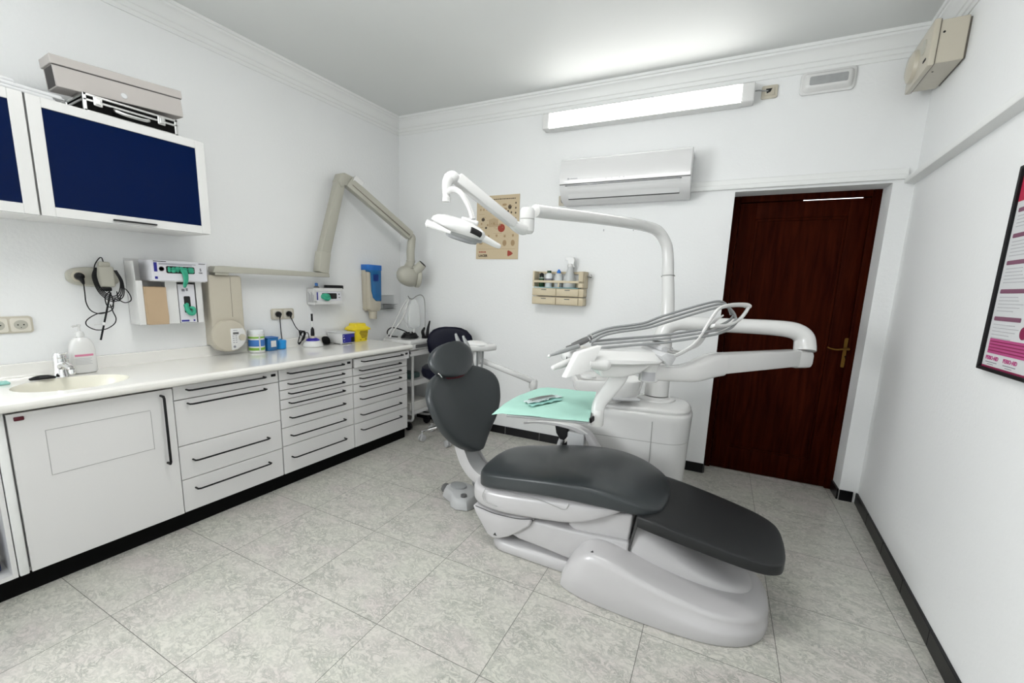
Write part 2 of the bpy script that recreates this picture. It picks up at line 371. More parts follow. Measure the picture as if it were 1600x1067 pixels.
# cornice
CP = [(0, 2.690), (0.006, 2.690), (0.008, 2.712), (0.014, 2.716), (0.018, 2.738), (0.024, 2.742), (0.028, 2.760), (0.038, 2.785), (0.052, 2.798), (0.056, 2.800), (0.058, 2.812), (0.066, 2.814), (0.070, 2.8299), (0, 2.8299)]
b = B(); prism(b, CP, 'y', FRONT + 0.001, 2.17); struct('trim_1', b, 'plaster')
b = B(); prism(b, [(-o, z) for o, z in CP], 'x', 0.0, WX + 0.02); struct('trim_2', b, 'plaster', FB)
b = B(); prism(b, [(WX - o, z) for o, z in CP], 'y', FRONT + 0.001, 2.42); struct('trim_3', b, 'plaster')
# dado rails
RP = [(0, 2.030), (0.022, 2.030), (0.024, 2.033), (0.024, 2.056), (0.021, 2.059), (0.015, 2.060), (0.015, 2.090), (0.012, 2.093), (0, 2.093)]
RQ = [(0, 2.000), (0.046, 2.008), (0.048, 2.012), (0.048, 2.036), (0.044, 2.041), (0.006, 2.070), (0, 2.074)]
b = B(); prism(b, [(-o, z) for o, z in RP], 'x', 2.585, WX - 0.03); struct('trim_4', b, 'plaster', FB)
b = B(); prism(b, [(WX - o, z) for o, z in RQ], 'y', FRONT + 0.001, 2.41); struct('trim_5', b, 'plaster')
# skirting: glossy black tiles with pale joints
def skirt(name, frame, segs, axis):
    t = B(); g = B()
    for (a0, a1, off, thick, hh) in segs:
        k = a0
        while k < a1 - 1e-4:
            e = min(k + 0.335, a1)
            if axis == 'x': box(t, k + 0.0015, e - 0.0015, off - thick, off, 0.001, hh, 0.001, 1)
            else: box(t, off - thick, off, k + 0.0015, e - 0.0015, 0.001, hh, 0.001, 1)
            k = e
        if axis == 'x': box(g, a0, a1, off - thick + 0.002, off, 0.0, hh - 0.002)
        else: box(g, off - thick + 0.002, off, a0, a1, 0.0, hh - 0.002)
    o = struct(name, t, 'skirt', frame); g_ = struct(name.replace('baseboard', 'trim') + '_joint', g, 'grout', frame)
    g_.name = 'trim_grout_' + name.split('_')[1]
    return o
skirt('baseboard_back', FB, [(0.2, RX0 + 0.001, 0, 0.011, 0.072), (RX1, WX - 0.015, 0, 0.011, 0.072)], 'x')
skirt('baseboard_right', FW, [(FRONT, 2.405, WX, 0.012, 0.072)], 'y')
b = B(); box(b, RX1 - 0.011, RX1 - 0.0005, 0.0, RDEP - 0.035, 0.001, 0.072); box(b, RX0 + 0.0005, RX0 + 0.008, 0.0, RDEP - 0.035, 0.001, 0.072); struct('baseboard_recess', b, 'skirt', FB)
# door
dr = B(); y0 = RDEP - 0.03
box(dr, RX0, RX0 + 0.045, y0, RDEP + 0.035, 0, RTOP, 0.003); box(dr, RX1 - 0.045, RX1, y0, RDEP + 0.035, 0, RTOP, 0.003); box(dr, RX0 + 0.046, RX1 - 0.046, y0, RDEP + 0.035, RTOP - 0.042, RTOP, 0.003)
door = struct('door_1', dr, 'wood', FB)
lx0, lx1 = RX0 + 0.047, RX1 - 0.047; ly = RDEP - 0.018
lf = B()
box(lf, lx0, lx0 + 0.105, ly, ly + 0.035, 0.006, RTOP - 0.047, 0.002); box(lf, lx1 - 0.105, lx1, ly, ly + 0.035, 0.006, RTOP - 0.047, 0.002)
box(lf, lx0 + 0.105, lx1 - 0.105, ly, ly + 0.035, 0.006, 0.18, 0.002); box(lf, lx0 + 0.105, lx1 - 0.105, ly, ly + 0.035, RTOP - 0.155, RTOP - 0.047, 0.002)
box(lf, lx0 + 0.1, lx1 - 0.1, ly + 0.012, ly + 0.03, 0.17, RTOP - 0.14)
leaf = part('door_leaf', lf, 'wood', door)
mo = B()
px0, px1, pz0, pz1 = lx0 + 0.105, lx1 - 0.105, 0.18, RTOP - 0.155
for (a0, a1, c0, c1) in ((px0, px0 + 0.018, pz0, pz1), (px1 - 0.018, px1, pz0, pz1), (px0, px1, pz0, pz0 + 0.018), (px0, px1, pz1 - 0.018, pz1)):
    box(mo, a0, a1, ly + 0.003, ly + 0.014, c0, c1, 0.004, 2)
part('panel_moulding', mo, 'wood', leaf)
hp = B(); prism(hp, rrect(3.625, 3.663, 0.87, 1.07, 0.008), 'y', ly - 0.004, ly, 0.001, 1)
for z in (1.045, 0.895): cyl(hp, (3.644, ly - 0.006, z), (3.644, ly - 0.002, z), 0.004)
pl_ = part('handle_plate', hp, 'brass', leaf, 'aged brass handle plate')
hl = B(); cyl(hl, (3.644, ly - 0.045, 1.0), (3.644, ly - 0.003, 1.0), 0.008)
tube(hl, [(3.644, ly - 0.045, 1.0), (3.615, ly - 0.048, 0.998), (3.580, ly - 0.046, 0.992), (3.545, ly - 0.042, 0.996), (3.530, ly - 0.038, 1.004)], [0.007, 0.0065, 0.006, 0.0055, 0.004], 10)
part('lever_handle', hl, 'brass', leaf)
kg = B(); box(kg, 3.28, 3.600, ly + 0.002, ly + 0.006, RTOP - 0.0464, RTOP - 0.0435); part('gap_glow_strip', kg, 'addedglow', door)  # glowing strip standing in for light that leaks over the door leaf
kh = B(); cyl(kh, (3.644, ly - 0.0055, 0.945), (3.644, ly - 0.003, 0.945), 0.006); box(kh, 3.642, 3.646, ly - 0.0055, ly - 0.003, 0.93, 0.945); part('keyhole', kh, 'blackmatte', leaf)
# ================================================================== BASE CABINETS (left wall, front plane x=0.55)
FX = 0.55
def bar_handle(b, x, y0, y1, z, out=0.035, r=0.0048):
    tube(b, [(x, y0, z), (x + out * 0.8, y0, z), (x + out, y0 + 0.012, z), (x + out, (y0 + y1) / 2, z), (x + out, y1 - 0.012, z), (x + out * 0.8, y1, z), (x, y1, z)], r, 8, n=3, smooth=False)
def drawer_unit(y0, y1, seams, hz, label, hoff, open_top=0.0, badge=True):
    t = thing('drawer_cabinet', label, 'drawer cabinet', (0.3, (y0 + y1) / 2, 0.097), group=None)
    c = B(); box(c, 0.004, FX - 0.02, y0 + 0.001, y0 + 0.018, 0.097, 0.785); box(c, 0.004, FX - 0.02, y1 - 0.018, y1 - 0.001, 0.097, 0.785)
    box(c, 0.004, FX - 0.021, y0 + 0.018, y1 - 0.018, 0.097, 0.115); box(c, 0.004, 0.012, y0 + 0.018, y1 - 0.018, 0.115, 0.785); box(c, 0.012, FX - 0.022, y0 + 0.018, y1 - 0.018, 0.768, 0.785)
    part('carcass', c, 'white', t)
    zs = [0.782] + seams + [0.097]
    for k in range(len(zs) - 1):
        o = open_top if k == 0 else 0
        d = B(); box(d, FX - 0.019 + o, FX + o, y0 + 0.0024, y1 - 0.0024, zs[k + 1] + 0.0022, zs[k] - 0.0022, 0.0012, 1)
        box(d, 0.05 + o, FX - 0.019 + o, y0 + 0.03, y1 - 0.03, zs[k + 1] + 0.012, zs[k + 1] + 0.02 + (zs[k] - zs[k + 1]) * 0.45)
        dw = part('drawer', d, 'white', t)
        h = B(); bar_handle(h, FX + o - 0.0005, y0 + hoff[0], y1 - hoff[1], hz[k])
        part('handle', h, 'black', dw, 'black bar handle')
        if k == 0 and badge:
            g = B(); box(g, FX + o, FX + o + 0.002, y1 - 0.046, y1 - 0.018, 0.748, 0.764, 0.002, 1); bd = part('maker_badge', g, 'black', dw, 'small black badge')
    return t
t = thing('sink_cabinet', 'white sink cabinet with one wide door under the cream basin', 'cabinet', (0.3, -0.305, 0.097))
c = B(); box(c, 0.004, FX - 0.02, -0.601, -0.579, 0.097, 0.785); box(c, 0.004, FX - 0.02, -0.048, -0.031, 0.097, 0.785); box(c, 0.004, FX - 0.021, -0.579, -0.048, 0.097, 0.115); part('carcass', c, 'white', t)
c = B(); box(c, FX - 0.022, FX + 0.006, -0.612, -0.585, 0.098, 0.785, 0.004, 2); part('side_post', c, 'plaster', t)
d = B(); box(d, FX - 0.019, FX + 0.004, -0.578, -0.032, 0.099, 0.775, 0.0015, 1); dd = part('door', d, 'white', t)
h = B(); tube(h, [(FX + 0.003, -0.081, 0.748), (FX + 0.032, -0.081, 0.748), (FX + 0.039, -0.081, 0.738), (FX + 0.039, -0.081, 0.41), (FX + 0.032, -0.081, 0.400), (FX + 0.003, -0.081, 0.400)], 0.006, 8, smooth=False); part('handle', h, 'black', dd, 'black vertical bar handle')
p = B()
for a in ((-0.481, -0.479, 0.492, 0.686), (-0.129, -0.127, 0.486, 0.680)): box(p, FX + 0.0042, FX + 0.0052, *a)
box(p, FX + 0.0042, FX + 0.0052, -0.481, -0.127, 0.684, 0.686); box(p, FX + 0.0042, FX + 0.0052, -0.481, -0.127, 0.489, 0.491); part('inset_panel_seam', p, 'seamlight', dd)
g = B(); box(g, FX + 0.004, FX + 0.0065, -0.560, -0.532, 0.745, 0.761, 0.003, 2); bg = part('maker_badge', g, 'red', dd, 'small dark red badge')
drawer_unit(-0.03, 0.52, [0.708, 0.463, 0.278], [0.757, 0.684, 0.378, 0.218], 'white drawer cabinet with four unequal drawers next to the sink cabinet', (0.06, 0.092))
drawer_unit(0.522, 1.079, [0.711, 0.650, 0.589, 0.526, 0.405, 0.284], [0.755, 0.687, 0.625, 0.563, 0.467, 0.348, 0.202], 'white cabinet of seven closed drawers in the middle of the counter run', (0.057, 0.09))
drawer_unit(1.081, 1.648, [0.712, 0.648, 0.585, 0.522, 0.403, 0.280], [0.756, 0.685, 0.625, 0.563, 0.466, 0.344, 0.226], 'white drawer cabinet at the corner end, its top drawer slightly open', (0.06, 0.094), open_top=0.022)
# open shelf unit at the left edge of the photo
t = thing('open_shelf_cabinet', 'open white shelf cabinet left of the sink cabinet', 'cabinet', (0.3, -0.9, 0.097))
c = B(); box(c, 0.004, FX, -0.630, -0.615, 0.097, 0.785, 0.001, 1); box(c, 0.004, FX, -1.3, -1.285, 0.097, 0.785); box(c, 0.004, 0.015, -1.285, -0.630, 0.115, 0.785); part('carcass', c, 'white', t)
c = B(); box(c, 0.015, FX, -1.285, -0.630, 0.097, 0.115); part('shelf_board', c, 'white', t)
t = thing('blue_jug', 'dark blue plastic jug on the bottom of the open shelf cabinet', 'jug', (0.46, -0.70, 0.115))
c = B(); lathe(c, [(0.0, 0), (0.052, 0), (0.056, 0.006), (0.056, 0.17), (0.046, 0.2), (0.022, 0.215), (0.022, 0.235)], (0.46, -0.70, 0.115), seg=28); part('body', c, 'bluedark', t)
c = B(); lathe(c, [(0.026, 0), (0.026, 0.022), (0, 0.024)], (0.46, -0.70, 0.3505), seg=20); part('cap', c, 'black', t)
b = B(); box(b, 0.02, 0.512, -1.3, 1.652, 0.0, 0.0955, 0.001, 1); single('plinth', b, 'blackmatte', 'black recessed plinth running under the white base cabinets', 'plinth', (0.26, 0.2, 0))
# worktop
WT = 0.83
t = thing('worktop', 'cream worktop with moulded basin running along the left wall', 'worktop', (0.3, 0.2, 0.787))
c = B(); tp = bmesh.new()
SCX, SCY, SRX, SRY = 0.345, -0.325, 0.165, 0.195
# top plate with an elliptical hole
nseg = 48
def rect_pt(th):
    cx, cy = math.cos(th), math.sin(th); X0, X1, Y0, Y1 = 0.003, 0.573, -1.3, 1.662
    k = 1e9
    if cx > 1e-9: k = min(k, (X1 - SCX) / cx)
    if cx < -1e-9: k = min(k, (X0 - SCX) / cx)
    if cy > 1e-9: k = min(k, (0.0 - SCY) / cy)
    if cy < -1e-9: k = min(k, (-0.65 - SCY) / cy)
    return (SCX + cx * k, SCY + cy * k)
angs = sorted([2 * PI * i / nseg for i in range(nseg)] + [math.atan2(0 - SCY, 0.573 - SCX), math.atan2(0 - SCY, 0.003 - SCX), math.atan2(-0.65 - SCY, 0.003 - SCX) % (2 * PI), math.atan2(-0.65 - SCY, 0.573 - SCX) % (2 * PI)])
outer = [tp.verts.new((*rect_pt(a), WT)) for a in angs]
prof = [(1.0, 0), (0.985, -0.004), (0.96, -0.016), (0.92, -0.05), (0.82, -0.095), (0.6, -0.115), (0.12, -0.122)]
rings = [[tp.verts.new((SCX + SRX * f * math.cos(a), SCY + SRY * f * math.sin(a), WT + dz)) for a in angs] for f, dz in prof]
n = len(angs)
for j in range(n): tp.faces.new((outer[j], outer[(j + 1) % n], rings[0][(j + 1) % n], rings[0][j]))
basin = bmesh.new()
merge(c, tp)
# front bullnose & rest of slab
NP = [(0.573, 0.83), (0.588, 0.8285), (0.598, 0.822), (0.602, 0.811), (0.600, 0.800), (0.593, 0.792), (0.582, 0.788), (0.555, 0.788), (0.555, 0.80)]
prism(c, NP, 'y', -1.3, 1.662)
box(c, 0.003, 0.573, -1.3, -0.65, 0.80, WT); box(c, 0.003, 0.573, 0.0, 1.662, 0.80, WT)
prism(c, [(0.003, 0.83), (0.034, 0.83), (0.026, 0.834), (0.021, 0.844), (0.021, 0.890), (0.018, 0.894), (0.003, 0.894)], 'y', -1.3, 1.60)
part('worktop_slab', c, 'worktop', t)
ra = [[basin.verts.new((SCX + SRX * f * math.cos(a), SCY + SRY * f * math.sin(a), WT - 0.0003 + dz)) for a in angs] for f, dz in prof]
for i in range(len(ra) - 1):
    for j in range(n): basin.faces.new((ra[i][j], ra[i][(j + 1) % n], ra[i + 1][(j + 1) % n], ra[i + 1][j]))
basin.faces.new(ra[-1])
c = B(); merge(c, basin); bs = part('basin', c, 'basin', t, 'cream oval basin')
c = B(); lathe(c, [(0.028, 0), (0.026, 0.003), (0.012, 0.003), (0.011, 0.001), (0, 0.001)], (SCX, SCY, WT - 0.1223), seg=20); part('drain', c, 'chrome', bs)
# tap
t = thing('basin_tap', 'chrome single-lever tap at the back of the cream basin', 'tap', (0.150, -0.315, WT))
c = B(); lathe(c, [(0.030, 0), (0.029, 0.012), (0.026, 0.03), (0.025, 0.075), (0.024, 0.092)], (0.150, -0.315, WT + 0.0005), seg=24)
tube(c, [(0.155, -0.315, WT + 0.05), (0.195, -0.310, WT + 0.062), (0.235, -0.305, WT + 0.055), (0.253, -0.302, WT + 0.045)], [0.019, 0.017, 0.014, 0.013], 14, ry=[0.02, 0.016, 0.013, 0.012])
lathe(c, [(0.0125, 0), (0.0135, -0.02), (0.011, -0.022)], (0.249, -0.302, WT + 0.047)); part('tap_body', c, 'chrome', t)
c = B(); lathe(c, [(0.024, 0), (0.025, 0.008), (0.019, 0.024), (0.0, 0.028)], (0.150, -0.315, WT + 0.093), seg=20)
tube(c, [(0.150, -0.315, WT + 0.108), (0.185, -0.312, WT + 0.115), (0.23, -0.308, WT + 0.124)], [0.012, 0.010, 0.007], 10, ry=[0.008, 0.006, 0.004], endround=0.004); part('lever', c, 'chrome', t)
b = B(); tube(b, [(0.185, -0.425, WT + 0.010), (0.185, -0.400, WT + 0.013), (0.19, -0.370, WT + 0.013), (0.195, -0.350, WT + 0.010)], [0.012, 0.022, 0.020, 0.008], 12, ry=[0.006, 0.011, 0.010, 0.006], endround=0.006)
single('rubber_plug', b, 'black', 'black rubber sink plug lying left of the chrome tap', 'sink plug', (0.19, -0.39, WT))
b = B(); box(b, 0.14, 0.20, -0.58, -0.488, WT + 0.0005, WT + 0.011, 0.004, 2); single('sponge_cloth', b, 'mintdark', 'folded mint green cloth on the worktop at the left edge', 'cloth', (0.17, -0.54, WT))
# soap dispenser
sx, sy = 0.112, -0.222
SS = Matrix.Translation((sx, sy, WT)) @ Matrix.Scale(0.88, 4) @ Matrix.Translation((-sx, -sy, -WT))
t = thing('soap_dispenser', 'white pump soap bottle with a pink striped label behind the basin', 'soap bottle', (sx, sy, WT))
c = B(); rr = [sring((sx, sy, WT + z), (1, 0, 0), (0, 1, 0), a, bb, 28, 3.6) for z, a, bb in ((0.001, 0.028, 0.045), (0.006, 0.034, 0.052), (0.02, 0.036, 0.055), (0.135, 0.036, 0.055), (0.165, 0.035, 0.050), (0.190, 0.030, 0.040), (0.205, 0.020, 0.026), (0.207, 0.014, 0.015), (0.212, 0.014, 0.014))]
loft(c, rr); bmesh.ops.transform(c, matrix=SS, verts=c.verts); part('bottle', c, 'plastic', t)
c = B(); lathe(c, [(0.019, 0), (0.019, 0.012), (0.016, 0.024), (0.009, 0.028), (0.006, 0.03), (0.006, 0.055), (0.009, 0.056), (0.009, 0.066), (0.0, 0.068)], (sx, sy, WT + 0.212), seg=20)
tube(c, [(sx, sy, WT + 0.272), (sx + 0.014, sy - 0.02, WT + 0.273), (sx + 0.026, sy - 0.037, WT + 0.268)], 0.0055, 10, ry=0.005); bmesh.ops.transform(c, matrix=SS, verts=c.verts); part('pump', c, 'plastic', t)
def band(b, z0, z1, a0, a1, off=0.0008, ex=3.2, A=0.036, Bb=0.055, c0=(sx, sy), n=12):
    tt = bmesh.new(); lo = []; hi = []
    for k in range(n + 1):
        th = a0 + (a1 - a0) * k / n; cs, sn = math.cos(th), math.sin(th)
        x = c0[0] + (A + off) * math.copysign(abs(cs) ** (2 / ex), cs); y = c0[1] + (Bb + off) * math.copysign(abs(sn) ** (2 / ex), sn)
        lo.append(tt.verts.new((x, y, z0))); hi.append(tt.verts.new((x, y, z1)))
    for k in range(n): tt.faces.new((lo[k], lo[k + 1], hi[k + 1], hi[k]))
    merge(b, tt)
c = B(); band(c, WT + 0.100, WT + 0.112, -0.9, 0.55); bmesh.ops.transform(c, matrix=SS, verts=c.verts); part('label_stripe', c, 'pinklabel', t, 'pink label stripe')
c = B()
for k in range(5): band(c, WT + 0.086 - k * 0.008, WT + 0.089 - k * 0.008, -0.85, 0.35 - 0.12 * (k % 2), 0.0009)
bmesh.ops.transform(c, matrix=SS, verts=c.verts); part('label_text', c, 'printlight', t)
# ================================================================== WALL CABINETS with navy glass doors
def wall_cab(y0, y1, label, handle=True):
    t = thing('wall_cabinet', label, 'wall cabinet', (0.17, (y0 + y1) / 2, 1.566))
    c = B(); box(c, 0.001, 0.335, y0, y1, 1.566, 2.045, 0.001, 1); part('carcass', c, 'white', t)
    d = B(); X0, X1, Z0, Z1 = 0.336, 0.360, 1.567, 2.046; f = 0.045
    box(d, X0, X1, y0 + 0.002, y0 + f, Z0, Z1, 0.0015, 1); box(d, X0, X1, y1 - f, y1 - 0.002, Z0, Z1, 0.0015, 1); box(d, X0, X1, y0 + f, y1 - f, Z0, Z0 + 0.040, 0.0015, 1); box(d, X0, X1, y0 + f, y1 - f, Z1 - 0.040, Z1, 0.0015, 1)
    dr_ = part('door', d, 'plastic', t)
    g = B(); box(g, X0 + 0.006, X1 - 0.006, y0 + f - 0.003, y1 - f + 0.003, Z0 + 0.037, Z1 - 0.037); part('glass_panel', g, 'blueglass', dr_, 'navy blue glass panel')
    if handle:
        h = B(); m_ = (y0 + y1) / 2 - 0.01; box(h, X1, X1 + 0.016, m_ - 0.085, m_ + 0.085, Z0 + 0.012, Z0 + 0.019, 0.003, 2); part('handle', h, 'black', dr_, 'black bar handle')
wall_cab(-0.353, 0.303, 'white wall cabinet with full navy glass door beside the bare wall')
wall_cab(-1.012, -0.356, 'white wall cabinet with navy glass door cut off by the left picture edge')
# things on the wall cabinets
for k, (x0, x1, y0, y1, z0, z1, lab) in enumerate([(0.10, 0.352, -0.98, -0.265, 2.047, 2.062, 'stack of white papers lying flat on the wall cabinets, bottom of its pile'),
        (0.11, 0.345, -0.93, -0.235, 2.0625, 2.078, 'white document folder lying on the paper stack above the wall cabinets, middle of the pile'),
        (0.12, 0.335, -0.90, -0.37, 2.0785, 2.094, 'white paper bundle at the top of the pile on the wall cabinets')]):
    b = B(); box(b, x0, x1, y0, y1, z0, z1, 0.005, 2)
    for q in range(2): box(b, x0 - 0.004 + q * 0.006, x1 - 0.003, y0 + 0.01, y1 + 0.006 - q * 0.01, z0 + 0.003 + q * 0.005, z0 + 0.006 + q * 0.005)
    single('paper_stack', b, 'sheet', lab, 'paper stack', ((x0 + x1) / 2, (y0 + y1) / 2, z0), group=None)
t = thing('aluminium_case', 'small black case with aluminium edges and handle on the wall cabinet', 'case', (0.2, 0.02, 2.047))
cy0, cy1, cz0, cz1, cx0, cx1 = -0.165, 0.197, 2.047, 2.128, 0.12, 0.335
c = B(); box(c, cx0 + 0.004, cx1 - 0.004, cy0 + 0.004, cy1 - 0.004, cz0 + 0.004, cz1 - 0.004); part('case_body', c, 'blackmatte', t)
c = B()
for y in (cy0, cy1 - 0.014):
    for z in (cz0, cz1 - 0.014): box(c, cx0, cx1, y, y + 0.014, z, z + 0.014, 0.003, 1)
    box(c, cx1 - 0.014, cx1, y, y + 0.014, cz0, cz1, 0.003, 1); box(c, cx0, cx0 + 0.014, y, y + 0.014, cz0, cz1, 0.003, 1)
for z in (cz0, cz1 - 0.012, cz1 - 0.034): box(c, cx1 - 0.012, cx1, cy0, cy1, z, z + 0.010, 0.002, 1)
for y in (cy0, cy1 - 0.012): box(c, cx0, cx1, y, y + 0.012, cz1 - 0.034, cz1 - 0.024, 0.002, 1)
part('aluminium_edging', c, 'alu', t, 'bright aluminium edging')
for y in (-0.115, 0.125):
    c = B(); box(c, cx1, cx1 + 0.007, y - 0.016, y + 0.016, cz1 - 0.048, cz1 - 0.008, 0.003, 1); box(c, cx1 + 0.007, cx1 + 0.012, y - 0.009, y + 0.009, cz1 - 0.042, cz1 - 0.016, 0.002, 1); part('latch', c, 'alu', t)
c = B(); tube(c, [(cx1, -0.06, cz1 - 0.045), (cx1 + 0.020, -0.055, cz1 - 0.050), (cx1 + 0.026, -0.03, cz1 - 0.056), (cx1 + 0.026, 0.04, cz1 - 0.056), (cx1 + 0.020, 0.065, cz1 - 0.050), (cx1, 0.07, cz1 - 0.045)], 0.0055, 10, n=4, ry=0.007); part('handle', c, 'alu', t)
t = thing('cardboard_box', 'long grey-beige lidded box resting tilted on the black case', 'box', (0.25, 0.01, 2.13))
TB = Matrix.Translation((0, -0.235, 2.126)) @ Matrix.Rotation(math.radians(4.2), 4, 'X')
c = B(); box(c, 0.185, 0.302, 0.0, 0.478, 0.0, 0.088, 0.002, 1, mtx=TB); part('box_base', c, 'card', t)
c = B(); box(c, 0.178, 0.306, -0.006, 0.484, 0.0885, 0.125, 0.002, 1, mtx=TB); part('lid', c, 'card', t)
c = B(); box(c, 0.3021, 0.3026, -0.002, 0.48, 0.084, 0.0885, mtx=TB); box(c, 0.20, 0.29, -0.0008, 0.0, 0.004, 0.084, mtx=TB); part('lid_gap', c, 'carddark', t)
c = B(); lathe(c, [(0.013, 0), (0.010, 0.003), (0, 0.003)], TB @ Vector((0.302, 0.235, 0.03)), (1, 0, 0), 12); part('tape_mark', c, 'sheet', t)
# ================================================================== SOCKETS
def schuko(b, d, c0, frame_n='x', s=1.0):
    pass
def socket_face(t, y, z, x=0.011):
    c = B(); prism(c, rrect(y - 0.0335, y + 0.0335, z - 0.0325, z + 0.0325, 0.009), 'x', x - 0.004, x, 0.0015, 1); f = part('socket_insert', c, 'beigelight', t)
    c = B(); lathe(c, [(0.0225, 0.0008), (0.0215, 0.0012), (0.021, 0.0)], (x, y, z), (1, 0, 0), 24); part('socket_well', c, 'beigedark', f)
    c = B()
    for dy in (-0.0095, 0.0095): cyl(c, (x, y + dy, z), (x + 0.0014, y + dy, z), 0.003, 10)
    cyl(c, (x, y, z - 0.013), (x + 0.0014, y, z - 0.013), 0.002, 8); part('socket_holes', c, 'ink', f)
t = thing('double_socket', 'beige double wall socket at the left picture edge, nothing plugged in', 'socket', (0, -0.43, 1.077))
c = B(); prism(c, rrect(-0.507, -0.352, 1.038, 1.118, 0.014), 'x', 0.0005, 0.009, 0.003, 2); part('frame_plate', c, 'beige', t)
socket_face(t, -0.393, 1.077); socket_face(t, -0.466, 1.077)
t = thing('double_socket', 'beige double wall socket with two black plugs above the blue box', 'socket', (0, 0.915, 1.08))
c = B(); prism(c, rrect(0.824, 1.003, 1.040, 1.120, 0.014), 'x', 0.0005, 0.009, 0.003, 2); part('frame_plate', c, 'beige', t)
socket_face(t, 0.872, 1.08); socket_face(t, 0.955, 1.08)
def plug(name, label, y, z, path, x=0.012, ang=0):
    t = thing(name, label, 'power cable', (x, y, z))
    c = B(); lathe(c, [(0.019, 0.0015), (0.0205, 0.006), (0.019, 0.020), (0.012, 0.028), (0.0, 0.030)], (x, y, z), (1, 0, 0), 20); tube(c, [(x + 0.02, y, z), (x + 0.026, y, z - 0.012), (x + 0.024, y, z - 0.026)], [0.011, 0.008, 0.005], 10); part('plug', c, 'black', t)
    c = B(); tube(c, [(x + 0.024, y, z - 0.022)] + path, 0.0032, 8, n=8); part('cord', c, 'black', t)
plug('power_cable', 'black plug with cord hanging straight down behind the blue box', 0.872, 1.08, [(0.036, 0.873, 1.0), (0.034, 0.877, 0.93), (0.036, 0.882, 0.87), (0.05, 0.885, 0.838)])
plug('power_cable', 'black plug with cord slanting down to the bundled cable by the curing light', 0.955, 1.08, [(0.037, 0.965, 1.035), (0.04, 0.99, 0.98), (0.045, 1.02, 0.94), (0.05, 1.03, 0.905)])
b = B()
for k in range(5):
    a = 0.006 * k; tube(b, [(0.05 + a, 1.010 + a, 0.95), (0.055, 1.035 + a, 0.945 - a), (0.055, 1.045 + a * 0.5, 0.925), (0.052 + a, 1.03, 0.89), (0.06, 1.012 - a * 0.4, 0.862), (0.062, 0.995 - a * 0.3, 0.848 + a * 0.5), (0.058, 0.992, 0.87), (0.054, 1.01, 0.91)], 0.0030, 8, n=5, closed=True)
tube(b, [(0.052, 1.04, 0.93), (0.06, 1.075, 0.93), (0.065, 1.08, 0.88), (0.06, 1.09, 0.86)], 0.003, 8)
single('cable_bundle', b, 'black', 'black cable tied in a bundle left of the curing light', 'cable', (0.055, 1.02, 0.832))
# surface socket with adaptor, under wall cabinet
t = thing('surface_socket', 'long rounded beige surface socket with adaptor on the wall above the basin', 'socket', (0, -0.115, 1.30))
c = B(); loft(c, [sring((x, -0.113, 1.312), (0, 1, 0), (0, 0, 1), a, bb, 36, 2.6) for x, a, bb in ((0.001, 0.105, 0.050), (0.020, 0.105, 0.050), (0.030, 0.101, 0.046), (0.034, 0.09, 0.038))]); part('housing', c, 'beigedark', t)
c = B(); lathe(c, [(0.027, 0.0), (0.027, 0.010), (0.022, 0.012)], (0.033, -0.178, 1.313), (1, 0, 0), 24); part('socket_rim', c, 'beige', t)
t = thing('power_adaptor', 'beige angular power adaptor plugged into the rounded surface socket', 'adaptor', (0.035, -0.085, 1.33))
c = B(); box(c, 0.036, 0.086, -0.112, -0.048, 1.262, 1.368, 0.010, 3); box(c, 0.04, 0.078, -0.105, -0.058, 1.366, 1.392, 0.008, 2); part('adaptor_body', c, 'beigedark', t)
c = B(); box(c, 0.038, 0.080, -0.100, -0.064, 1.240, 1.2615, 0.006, 2); part('cable_outlet', c, 'black', t)
t = thing('extension_lead', 'tangled thin black cord looped around the adaptor and hanging down the wall', 'cord', (0.06, -0.1, 1.3))
c = B(); lathe(c, [(0.018, 0.0), (0.02, 0.006), (0.017, 0.022), (0.0, 0.03)], (0.0455, -0.178, 1.313), (1, 0, 0), 20); tube(c, [(0.06, -0.178, 1.31), (0.07, -0.175, 1.295), (0.068, -0.17, 1.275)], [0.013, 0.010, 0.005], 10); part('plug', c, 'black', t)
c = B()
tube(c, [(0.068, -0.17, 1.277), (0.06, -0.168, 1.23), (0.05, -0.165, 1.18), (0.045, -0.15, 1.14), (0.045, -0.12, 1.122), (0.05, -0.085, 1.13), (0.06, -0.065, 1.15), (0.085, -0.07, 1.20), (0.09, -0.08, 1.24)], 0.0026, 8)
tube(c, [(0.05, -0.085, 1.13), (0.045, -0.13, 1.12), (0.045, -0.17, 1.09), (0.045, -0.172, 1.062), (0.045, -0.14, 1.038), (0.048, -0.10, 1.040), (0.05, -0.065, 1.065), (0.05, -0.055, 1.095), (0.055, -0.065, 1.13), (0.07, -0.078, 1.17)], 0.0026, 8)
tube(c, [(0.065, -0.083, 1.392), (0.065, -0.088, 1.412), (0.065, -0.10, 1.405), (0.07, -0.12, 1.37), (0.085, -0.13, 1.32), (0.09, -0.115, 1.26), (0.09, -0.09, 1.24)], 0.0026, 8)
for k in range(4):
    a = 0.006 * k; s_ = 0.7 + 0.1 * k
    tube(c, [(0.088, -0.12 - a * 0.3, 1.36), (0.092 + a * 0.5, -0.125 - a, 1.31), (0.09, -0.11 - a * 0.6, 1.25 - a), (0.09, -0.075, 1.215 - a * 1.5), (0.09, -0.045 + a, 1.23 - a), (0.09 + a * 0.4, -0.032 + a * 0.5, 1.29), (0.086, -0.05 + a * 0.5, 1.35)], 0.0026, 8, n=6)
tube(c, [(0.09, -0.035, 1.26), (0.085, -0.01, 1.25), (0.08, 0.008, 1.215), (0.08, 0.006, 1.19), (0.08, -0.02, 1.18), (0.085, -0.045, 1.20), (0.088, -0.05, 1.24)], 0.0026, 8)
